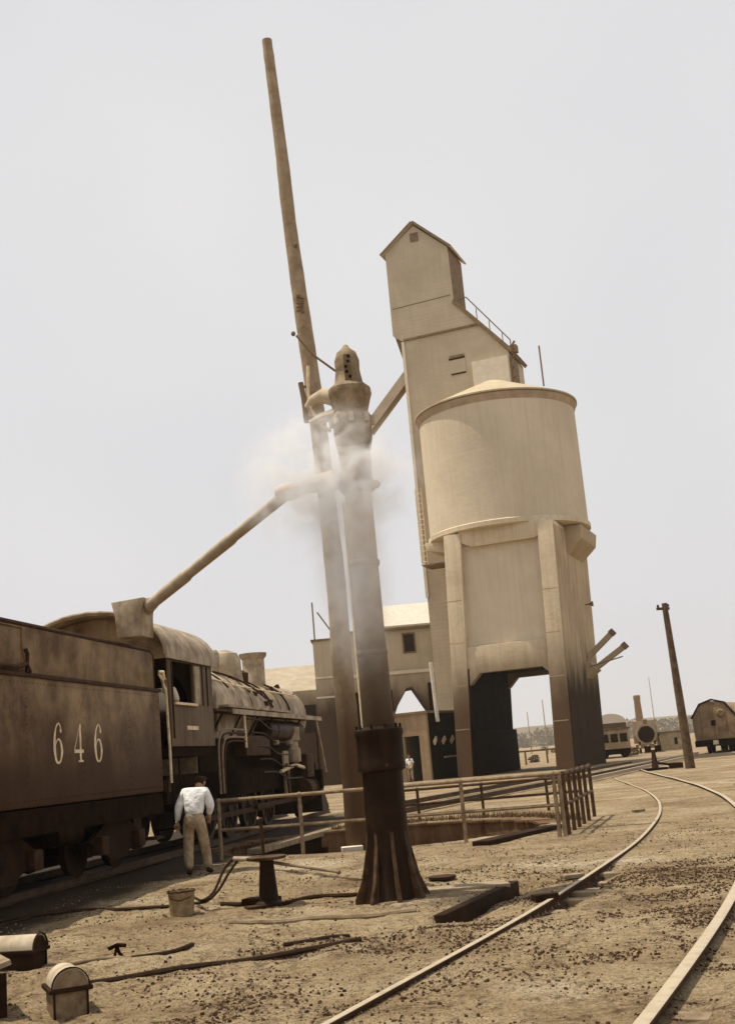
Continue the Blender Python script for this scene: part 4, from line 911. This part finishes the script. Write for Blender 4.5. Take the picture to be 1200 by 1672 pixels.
r0, r1 = Vector((3.16, 22.2, 0)), Vector((4.45, 26.9, 0))
handrail('dark closely posted end section of the pit handrail beside the curving rail', [r0, r1], 1.10, [.55], .04, M['darkpipe'], [r0.lerp(r1, t_) for t_ in (.02, .2, .38, .56, .76, 1)])
handrail('lower dark pipe handrail on the far side of the pit', [Vector((-1.0, 31.2, 0)), Vector((4.75, 30.65, 0))], .80, [.42], .036, M['darkpipe'], [Vector((-1.0+k*1.65, 31.2-k*.15, 0)) for k in range(4)])

# ------------------------------------------------------------------ wooden pole
wp = thing('wooden_pole', 'tall crooked weathered wooden pole beside the standpipe', 'pole', (-.77, 24.35, 0))
base = Vector((-.77, 24.35, 0)); cl = []; rr = []
knots = [(586, 1395), (578, 1290), (568, 1180), (558, 1080), (551, 980), (541, 880), (530, 780), (518, 680), (505, 590), (492, 500), (482, 430), (470, 340), (461, 260), (452, 190), (443, 120), (436, 66)]
for i, (x, y) in enumerate(knots): p = P(x, y, 24.35)-base; cl.append(p); rr.append(.235-.118*(i/15)**1.1)
cl = catmull(cl, 4); rs = np.interp(np.linspace(0, 15, len(cl)), range(16), rr)*(1+RNG.uniform(-.035, .035, len(cl)))
MB().tube(cl, list(rs), 16, jit=.025).build('trunk', M['pole'], wp, smooth=1.2)
MB().box(P(575, 1386, 24.0)-base, (.42, .3, .1), .1).build('foot_block', M['palewood'], wp, bevel=.01)
for x, y in ((487, 483), (490, 492), (494, 508), (479, 545), (483, 400), (560, 1160), (566, 1230), (572, 1300)):
    MB().ball(P(x, y, 24.35-.17)-base, (.05, .04, .06), 8, 6).build('knot', M['trim'], wp)
for k in range(5): MB().box(P(490, 485+k*5, 24.35-.19)-base, (.18, .03, .03), 0, 0, .5-k*.25).build('nail_batten', M['trim'], wp)
MB().tube([P(491, 625, 24.1)-base, P(496, 650, 24.1)-base, P(501, 690, 24.1)-base], .06, 7).tube([P(490, 630, 24.1)-base, P(512, 634, 24.3)-base], .03, 6).tube([P(496, 680, 24.1)-base, P(516, 684, 24.3)-base], .03, 6).build('side_clamp', M['trim'], wp)

# ------------------------------------------------------------------ standpipe (water column)
SX, SY = -.10, 14.7
sp_ = thing('standpipe', 'tall iron water column on a black flared pedestal with a long swinging spout', 'water column', (SX, SY, gz(SX, SY)))
ped = MB().lathe([(.36, -.05), (.33, .0), (.31, .12), (.285, .35), (.265, .6), (.255, .9), (.25, 1.48)], seg=32).build('pedestal', M['pedestal'], sp_)
for k in range(8):
    a = k*PI/4+.2; MB().prism([(.24, 1.0), (.27, .62), (.36, .22), (.46, .0), (.46, -.05), (.2, -.05)], lambda r_, z, d, a=a: (r_*math.cos(a)-d*math.sin(a), r_*math.sin(a)+d*math.cos(a), z), -.022, .022).build('flange_rib', M['rustflange'], ped, bevel=.005)
MB().lathe([(.25, 1.475), (.295, 1.50), (.30, 1.56), (.29, 1.60), (.29, 1.90), (.305, 1.93), (.30, 1.99), (.21, 2.03)], seg=32).build('collar', M['pedestal'], sp_)
for k in range(10):
    a = k*PI/5; MB().lathe([(.016, 0), (.016, .05)], (.27*math.cos(a), .27*math.sin(a), 2.0), 6).build('bolt', M['pedestal'], ped)
MB().box((.295*math.cos(-1.35), .295*math.sin(-1.35), 1.56), (.02, .03, .035), -1.35).build('bolt', M['rustflange'], ped)
cm_ = MB().lathe([(.20, 2.02), (.20, 2.5), (.185, 3.2), (.175, 5.0)], seg=28).build('column', M['stand'], sp_)
for z in (2.9, 4.05): MB().lathe([(.19, z), (.20, z+.02), (.20, z+.06), (.185, z+.08)], seg=28).build('joint_ring', M['stand'], cm_)
MB().tube([(-.19, -.05, 2.0), (-.2, -.05, 4.9)], .018, 6).build('control_rod', M['cream'], sp_)
hd_ = MB().lathe([(.175, 5.0), (.235, 5.06), (.235, 5.14), (.20, 5.2), (.21, 5.55), (.25, 5.75), (.25, 5.9), (.27, 5.95), (.27, 6.02), (.22, 6.1), (.26, 6.25), (.29, 6.34), (.28, 6.42), (.19, 6.5), (.16, 6.68), (.165, 6.82), (.13, 6.93), (.06, 6.99), (.03, 7.04)], seg=28).build('valve_head', M['head'], sp_)
MB().b2(-.04, .05, -.2, -.14, 6.5, 6.85).build('slot', M['trim'], hd_)
for k in range(5): MB().ball((.0+random.uniform(-.03, .04), -.205, 6.54+k*.07), .022, 6, 5).build('bolt', M['darkwood'], hd_)
for a in range(8): MB().box((.27*math.cos(a*PI/4), .27*math.sin(a*PI/4), 5.98), (.06, .06, .12), a*PI/4).build('lug', M['stand'], hd_)
MB().ball((.24, -.06, 5.1), .06, 8, 6).build('knob', M['stand'], hd_)
# bracket and link to the left of the head
MB().tube([(-.18, 0, 6.32), (-.34, .1, 6.40), (-.50, .2, 6.38), (-.58, .25, 6.30)], [.12, .11, .07, .05], 10).build('balance_arm', M['stand'], hd_)
MB().tube([(-.2, 0, 6.1), (-.40, .05, 6.08), (-.56, .05, 6.02)], [.09, .07, .04], 8).build('lower_arm', M['stand'], hd_)
lw = lambda x, y, Y=14.9: P(x, y, Y)-sp_.location
MB().tube([lw(503, 598), lw(503, 640), lw(508, 668), lw(522, 690), lw(540, 705)], .022, 7).build('chain_guide', M['cream'], sp_)
MB().tube([lw(484, 548), lw(512, 580), lw(548, 606)], .016, 6).build('stay_rod', M['trim'], sp_)
# swinging pipe
arm0 = Vector((-.12, -.02, 5.22)); el = P(472, 803, 15.4)-sp_.location; tip = P(243, 990, 21.2)-sp_.location
MB().tube(catmull([arm0, arm0.lerp(el, .35)+Vector((0, 0, .02)), arm0.lerp(el, .7)+Vector((0, 0, .02)), el], 6), [.15-.045*min(1, k/12) for k in range(19)], 14).build('swing_pipe', M['stand'], sp_)
MB().ball(el, (.2, .15, .125), 18, 12).build('elbow', mat('pinkish elbow casting', (.62, .49, .38), (.5, .38, .28), 9, .7), sp_)
MB().tube([el, el.lerp(tip, .33), el.lerp(tip, .34), el.lerp(tip, .66), el.lerp(tip, .67), tip], [.085, .08, .095, .09, .11, .105], 12).build('spout', M['stand'], sp_)
MB().tube([el.lerp(tip, .97), tip+(tip-el).normalized()*.18], [.125, .15], 12).build('spout_lip', M['stand'], sp_)

# soft steam hanging at the arm joint
st_ = MB().ball((0, 0, 0), (1.35, .55, 1.15), 24, 16).build('steam_veil', M['white'])  # steam puff, widened to veil the column like glare
sc_ = P(535, 785, 14.2); st_.location = sc_; tag(st_, 'soft white puff of steam around the standpipe joint', 'steam', kind='stuff')
vm = bpy.data.materials.new('steam'); vm.use_nodes = True; t3 = vm.node_tree; t3.nodes.clear(); K3 = t3.links.new
pv = t3.nodes.new('ShaderNodeVolumePrincipled'); mo = t3.nodes.new('ShaderNodeOutputMaterial'); pv.inputs['Color'].default_value = (.99, .985, .98, 1)
tco = t3.nodes.new('ShaderNodeTexCoord'); mp_ = t3.nodes.new('ShaderNodeMapping'); mp_.inputs['Scale'].default_value = (1/1.35, 1/.55, 1/1.15)
ln_ = t3.nodes.new('ShaderNodeVectorMath'); ln_.operation = 'LENGTH'; mr_ = t3.nodes.new('ShaderNodeMapRange'); mr_.inputs['From Min'].default_value = 1; mr_.inputs['From Max'].default_value = .2
mr_.inputs['To Min'].default_value = 0; mr_.inputs['To Max'].default_value = 1; mr_.interpolation_type = 'SMOOTHSTEP'
nn = t3.nodes.new('ShaderNodeTexNoise'); nn.inputs['Scale'].default_value = 2.6; nn.inputs['Detail'].default_value = 6; nn.inputs['Distortion'].default_value = 1.2
m1 = t3.nodes.new('ShaderNodeMath'); m1.operation = 'MULTIPLY'; m2 = t3.nodes.new('ShaderNodeMath'); m2.operation = 'MULTIPLY'; m2.inputs[1].default_value = 7
K3(tco.outputs['Object'], mp_.inputs['Vector']); K3(mp_.outputs[0], ln_.inputs[0]); K3(ln_.outputs['Value'], mr_.inputs['Value']); K3(tco.outputs['Object'], nn.inputs['Vector'])
K3(mr_.outputs[0], m1.inputs[0]); nr = t3.nodes.new('ShaderNodeMapRange'); nr.inputs['From Min'].default_value = .40; nr.inputs['From Max'].default_value = .68; K3(nn.outputs['Fac'], nr.inputs['Value']); K3(nr.outputs[0], m1.inputs[1]); K3(m1.outputs[0], m2.inputs[0]); K3(m2.outputs[0], pv.inputs['Density']); K3(pv.outputs[0], mo.inputs['Volume'])
st2 = MB().ball((0, 0, 0), (.62, .45, 1.6), 24, 16).build('steam_veil', M['white']); st2.location = P(575, 930, 14.3)  # second volume added to pale the shaft like glare
tag(st2, 'thin added veil that pales the standpipe shaft like glare', 'steam', kind='stuff')
vm2 = vm.copy(); t4 = vm2.node_tree
for nd in t4.nodes:
    if nd.type == 'MAPPING': nd.inputs['Scale'].default_value = (1/.62, 1/.45, 1/1.6)
    if nd.type == 'MATH' and not nd.inputs[1].is_linked: nd.inputs[1].default_value = 3.6
    if nd.type == 'MAP_RANGE' and abs(nd.inputs['From Min'].default_value-.40) < .01: nd.inputs['From Min'].default_value = .2
st2.data.materials.clear(); st2.data.materials.append(vm2)
st_.data.materials.clear(); st_.data.materials.append(vm)

# ------------------------------------------------------------------ foreground objects
# domed boxes
def domed(label, p, rz, w_, d_, hb, m_body, m_roof, open_end=False):
    t_ = thing('domed_box', label, 'box', p, rz)
    MB().b2(-w_/2, w_/2, -d_/2, d_/2, -.02, hb).build('body', m_body, t_, bevel=.01)
    MB().b2(-w_/2-.03, w_/2+.03, -d_/2-.03, d_/2+.03, hb+.002, hb+.035).build('rim', M['darkwood'], t_, bevel=.006)
    pr = [(math.cos(PI*k/14)*w_*.5, hb+.036+math.sin(PI*k/14)*w_*.5) for k in range(15)]
    MB().prism(pr, ext, -d_/2, d_/2).build('lid', m_roof, t_, smooth=.9)
    ring = [(math.cos(PI*k/14)*(w_*.5+.012), hb+.037+math.sin(PI*k/14)*(w_*.5+.012)) for k in range(15)]
    MB().prism(ring+[(a*.93, hb+.037+(z-hb-.037)*.93) for a, z in ring[::-1]], ext, -d_/2-.02, -d_/2-.003).build('lid_hoop', M['darkwood'], t_)
    MB().prism([(a*.9, hb+.04+(z-hb-.04)*.9) for a, z in pr], ext, -d_/2-.012, -d_/2-.002).build('end_panel', m_body, t_)
    for s in (-1, 1): MB().b2(s*(w_/2-.010)-.008, s*(w_/2-.010)+.008, -d_/2-.012, -d_/2-.002, 0, hb).build('corner_strip', M['darkwood'], t_)
    return t_
bx = GP(92, 1656); domed('small box with bright domed lid and plain end, nearest the camera', (bx.x+.02, bx.y+.25, bx.z), .42, .27, .36, .19, M['boxwood'], M['lid'])
bx = G(66, 1586)+Vector((-.66, -.12, 0)); domed('long box with domed lid and dark end, cut by the left edge', (bx.x+.12, bx.y+.25, gz(bx.x, bx.y)), 1.35, .25, 1.1, .13, M['darkwood'], M['lid'])
bx = G(14, 1655); sb = thing('wooden_stand', 'dark open timber stand at the bottom left edge of the photo', 'stand', (bx.x-.30, bx.y+.1, gz(bx.x, bx.y)), .5)
MB().box((0, 0, .34), (.5, .5, .04), 0, 0, -.25).build('top_board', M['timber'], sb, bevel=.006)
for a, b_ in ((-.18, -.2), (.18, -.2), (-.18, .2), (.18, .2)): MB().box((a, b_, .15), (.06, .06, .34)).build('leg', M['darkwood'], sb)
# bucket
bk = thing('bucket', 'dented tin bucket standing on the ground in front of the man', 'bucket', GP(298, 1494))
mb = MB(); sg = 24
vs = [(r_*math.cos(2*PI*k/sg), r_*math.sin(2*PI*k/sg), z) for r_, z in ((.145, 0), (.155, .15), (.165, .29), (.155, .29), (.145, .16), (.135, .03)) for k in range(sg)]
fs = [(i*sg+k, i*sg+(k+1) % sg, (i+1)*sg+(k+1) % sg, (i+1)*sg+k) for i in range(5) for k in range(sg)] + [tuple(range(sg))[::-1], tuple(range(5*sg, 6*sg))]
mb.add(vs, fs).build('pail', M['bucket'], bk)
MB().tube([(.17*math.cos(2*PI*k/24), .17*math.sin(2*PI*k/24), .292+.008*math.sin(3*k)) for k in range(25)], .01, 6).build('rim', M['rustiron'], bk)
MB().tube([(-.16, 0, .27), (-.12, -.12, .22), (0, -.18, .19), (.12, -.12, .22), (.16, 0, .27)], .006, 5).build('handle', M['rustiron'], bk)
# pump stand with lever
pb = GP(440, 1480); pm = thing('hydrant_stand', 'squat black hydrant pedestal with round top plate and long lever', 'hydrant', pb)
MB().lathe([(.17, -.02), (.17, .03), (.125, .06), (.105, .3), (.085, .52), (.1, .55)], seg=18).build('pedestal', M['pedestal'], pm)
MB().lathe([(.24, .55), (.25, .565), (.25, .585), (.05, .60)], seg=24).build('top_plate', M['rustflange'], pm)
MB().tube([(-.03, 0, .58), (-.04, 0, 1.02)], .022, 8).ball((-.04, 0, 1.03), .035, 8, 6).build('spindle', M['rustiron'], pm)
q0 = P(382, 1402, 15.3)-pb; q1 = P(437, 1407, 15.1)-pb; q2 = P(553, 1424, 15.0)-pb
MB().tube([q0, q0.lerp(q1, .5)+Vector((0, 0, .012)), q1], [.028, .03, .025], 8).build('nozzle', M['railtop'], pm)
MB().tube([q1, q2], [.022, .016], 8).ball(q2, .03, 8, 6).build('lever', M['timber'], pm)
MB().box((-.12, -.16, .012), (.30, .2, .03), .4).build('floor_plate', M['rustiron'], pm)
hol = MB().box((0, 0, 0), (.44, .24, .06), -.45).build('drain_box', M['black']); hg = GP(432, 1476); hol.location = hg+Vector((-.02, -.12, .045)); tag(hol, 'flat black drain cover lying at the foot of the hydrant', 'cover')
# hoses
def hose(label, pts, r_, m_='hose', name='hose', cat='hose'):
    o = MB().tube(catmull(pts, 6), r_, 7).build(name, M[m_]); return tag(o, label, cat)
n0 = pb+q0
hose('upper dark hose looping from the nozzle down to the bucket', [n0, n0+Vector((-.13, 0, -.12)), P(350, 1455, 15.2), P(332, 1470, 15.1), GP(318, 1478, .05)], .018)
hose('lower dark hose looping from the nozzle down behind the bucket', [n0+Vector((.06, 0, -.01)), P(374, 1425, 15.25), P(358, 1452, 15.2), P(338, 1471, 15.1), GP(312, 1484, .04)], .018)
def gline(px, r_): return [GP(x, y, r_*.7) for x, y in px]
hose('thin dark hose lying across the bare ground left of the bucket', gline([(-30, 1510), (20, 1502), (60, 1498), (130, 1490), (200, 1488), (278, 1485)], .025), .022)
hose('short hose doubled beside the longer one at the left edge', gline([(-30, 1518), (10, 1508), (50, 1500)], .02), .018)
hose('dark pipe lying on the ground between hydrant and standpipe', gline([(462, 1477), (510, 1470), (560, 1465), (590, 1462)], .03), .028, 'rustiron', 'ground_pipe', 'pipe')
hose('short rusty pipe end left of the hydrant', gline([(362, 1481), (385, 1481), (412, 1479)], .03), .028, 'rustiron', 'ground_pipe', 'pipe')
hose('long pale pipe lying on the ground in front of the standpipe', gline([(375, 1512), (450, 1507), (520, 1503), (600, 1497), (680, 1491)], .03), .03, 'timber', 'ground_pipe', 'pipe')
hose('long dark strip trailing from the domed box to the raked cinders', gline([(130, 1612), (200, 1600), (300, 1583), (400, 1567), (500, 1553), (590, 1540)], .02), .026)  # dark strip along the ground, built as a thin tube
hose('dark strip trailing off behind the two domed boxes', gline([(110, 1583), (170, 1578), (220, 1572), (280, 1558), (315, 1546)], .02), .024)  # second dark ground strip, also built as a thin tube
hose('short cable lying parallel to the long one near the cinders', gline([(465, 1553), (500, 1545), (540, 1540), (570, 1533)], .02), .022)
hose('pale cable curving along the ground behind the domed boxes', gline([(110, 1590), (160, 1584), (215, 1577)], .02), .014, 'timber')
# boards that paint shaded edges, blocks and slab in the ground
def shade_board(label, a, b_, w_, h_, m_, name='shade_board', cat='shade_board', dz=0.0):
    d = b_-a; an = math.atan2(d.y, d.x); o = MB().box((0, 0, 0), (math.hypot(d.x, d.y), w_, h_)).build(name, M[m_], bevel=.01)
    c = (a+b_)/2; o.location = (c.x, c.y, c.z+h_/2-.02+dz); o.rotation_euler = (0, -math.atan2(d.z, math.hypot(d.x, d.y)), an); return tag(o, label, cat)
A_, B_ = G(708, 1497), G(832, 1440); A_.z = B_.z = -.155
BO = (B_-A_).normalized().cross(Vector((0, 0, 1)))*.055; BO.z = 0
shade_board('edge of the pale paving right of the standpipe, its shaded face painted black', A_+BO, B_+BO, .12, .19, 'darkwood', name='shaded_edge', cat='timber')  # black board puts the slab's shaded side into colour
C_, D_ = G(785, 1381), G(905, 1353)
shade_board('short dark board laid as a timber shadow at the rim of the pit by the handrail end', C_, D_, .35, .10, 'darkwood')  # dark board laid in place of a rim timber's shadow
for k, (x, y, rz, l) in enumerate(((890, 1473, .3, 'broken timber stub left of the bright rail'), (1042, 1326, .2, 'small flat stone block beside the far curve of the rail'), (935, 1437, .3, 'thin hollow frame lying beside the rail'))):
    g = GP(x, y); o = MB().box((0, 0, .04), (.28, .14, .07 if k == 0 else .05)).build('timber_block', M['timber' if k else 'darkwood'], bevel=.012); o.location = g; o.rotation_euler = (0, 0, rz); tag(o, l, 'block')
pl_ = [(G(585, 1462), G(700, 1448))]
for k, (x, y) in enumerate(((690, 1458), (760, 1448))):
    pass
slab = MB().box((0, 0, 0), (1.15, .42, .05)).build('concrete_slab', M['ash'], bevel=.012); g = GP(760, 1452); slab.location = (g.x-.05, g.y, g.z+.01); slab.rotation_euler = (0, 0, .1); tag(slab, 'pale cracked slab set in the dirt right of the standpipe foot', 'slab')
lid = MB().lathe([(.19, 0), (.19, .03)], (0, 0, 0), 20).build('ground_disc', M['rustiron']); g = GP(722, 1437); lid.location = g+Vector((0, 0, .02)); tag(lid, 'round dark disc on the ground just right of the standpipe', 'cover')  # flat dark disc laid over the dark ground patch
# small weed / scrap
g = GP(192, 1568); sc2 = thing('scrap_iron', 'small black scrap of bent iron standing on the ground near the cables', 'scrap', g)
MB().tube([(-.08, 0, .1), (0, 0, .13), (.09, .0, .12)], .02, 6).build('bar', M['black'], sc2); MB().tube([(0, 0, .13), (.02, 0, .06), (.08, -.02, 0)], .016, 6).build('prong', M['black'], sc2); MB().tube([(0, 0, .12), (-.03, 0, .0)], .014, 6).build('prong', M['black'], sc2)

# ------------------------------------------------------------------ cinders, clods, dry grass
def scatter(name, label, n, region, size, m_, dens=None, cat='cinders'):
    vs = []; fs = []
    xs_, ys_ = [], []
    while len(xs_) < n:
        x = RNG.uniform(region[0], region[1], n*3); y = RNG.uniform(region[2], region[3], n*3)
        keep = (np.abs(x) < y*.42+.8)
        if dens is not None: keep &= RNG.rand(n*3) < dens(x, y)
        xs_ += list(x[keep]); ys_ += list(y[keep])
    x = np.array(xs_[:n]); y = np.array(ys_[:n]); z = ground_h(x, y)
    s = size[0]*(size[1]/size[0])**(RNG.rand(n)**2.2)
    for i in range(n):
        if math.hypot(x[i]-PC[0], y[i]-PC[1]) < PR: continue
        o = len(vs); a = RNG.rand()*6.28
        for k in range(5):
            r_ = s[i]*(.6+.5*RNG.rand()); th = a+k*1.257; vs.append((x[i]+math.cos(th)*r_, y[i]+math.sin(th)*r_, z[i]-s[i]*.3))
        for k in range(4):
            r_ = s[i]*(.35+.4*RNG.rand()); th = a+.4+k*1.57; vs.append((x[i]+math.cos(th)*r_, y[i]+math.sin(th)*r_, z[i]+s[i]*(.35+.5*RNG.rand())))
        fs += [(o, o+1, o+6, o+5), (o+1, o+2, o+6), (o+2, o+3, o+7, o+6), (o+3, o+4, o+8, o+7), (o+4, o, o+5, o+8), (o+5, o+6, o+7, o+8)]
    mb = MB(); mb.v = vs; mb.f = fs; o = mb.build(name, M[m_], smooth=.3); return tag(o, label, cat, kind='stuff')
def blob(cx, cy, rx, ry, a=1): return lambda x, y: a*np.exp(-((x-cx)/rx)**2-((y-cy)/ry)**2)
def dens1(x, y):
    d = .10+0*x
    for c in (blob(-.8, 11.2, 1.3, .5), blob(.3, 11.9, .7, .4), blob(2.4, 13.4, .9, 1.4), blob(3.4, 15, 1.4, 1.3, .8), blob(1.6, 10.2, .8, 1.2, .6), blob(-1.5, 9, 1.4, .5, .5), blob(3.3, 9.3, .7, 1.1, .8), blob(1.7, 17.5, 1.1, 1.2, .5), blob(2.8, 11.5, 1.0, 1.6, .5)):
        d = d+c(x, y)
    return np.clip(d*3.2*np.clip(vnoise(x, y, 1.7)+.6*vnoise(x, y, 4.3)+.12, .02, 1), 0, 1)*np.clip(1.3-y/26, .12, 1)
scatter('cinders', 'dark cinders and coal crumbs strewn over the foreground dirt', 26000, (-5, 8, 6.5, 24), (.005, .025), 'stone', dens1)
scatter('clods', 'pale clods and pebbles strewn over the foreground dirt', 12000, (-5, 8, 6.5, 20), (.005, .022), 'ash', lambda x, y: np.clip(.3+1.1*vnoise(x, y, 1.3), .05, 1)*np.clip(1.2-y/20, .05, 1), 'pebbles')
mb = MB()
for _ in range(1500):
    a = random.uniform(-.1, 1.9); r_ = PR+random.uniform(.02, .5)
    x, y = PC[0]+r_*math.cos(a), PC[1]+r_*math.sin(a); z = gz(x, y); h = random.uniform(.05, .17); dx, dy = random.uniform(-.06, .06), random.uniform(-.06, .06)
    mb.add([(x-.01, y, z), (x+.01, y, z), (x+dx, y+dy, z+h)], [(0, 1, 2)])
tag(mb.build('dry_grass', M['grass'], smooth=.1), 'dry brown grass along the far rim of the pit', 'grass', kind='stuff')
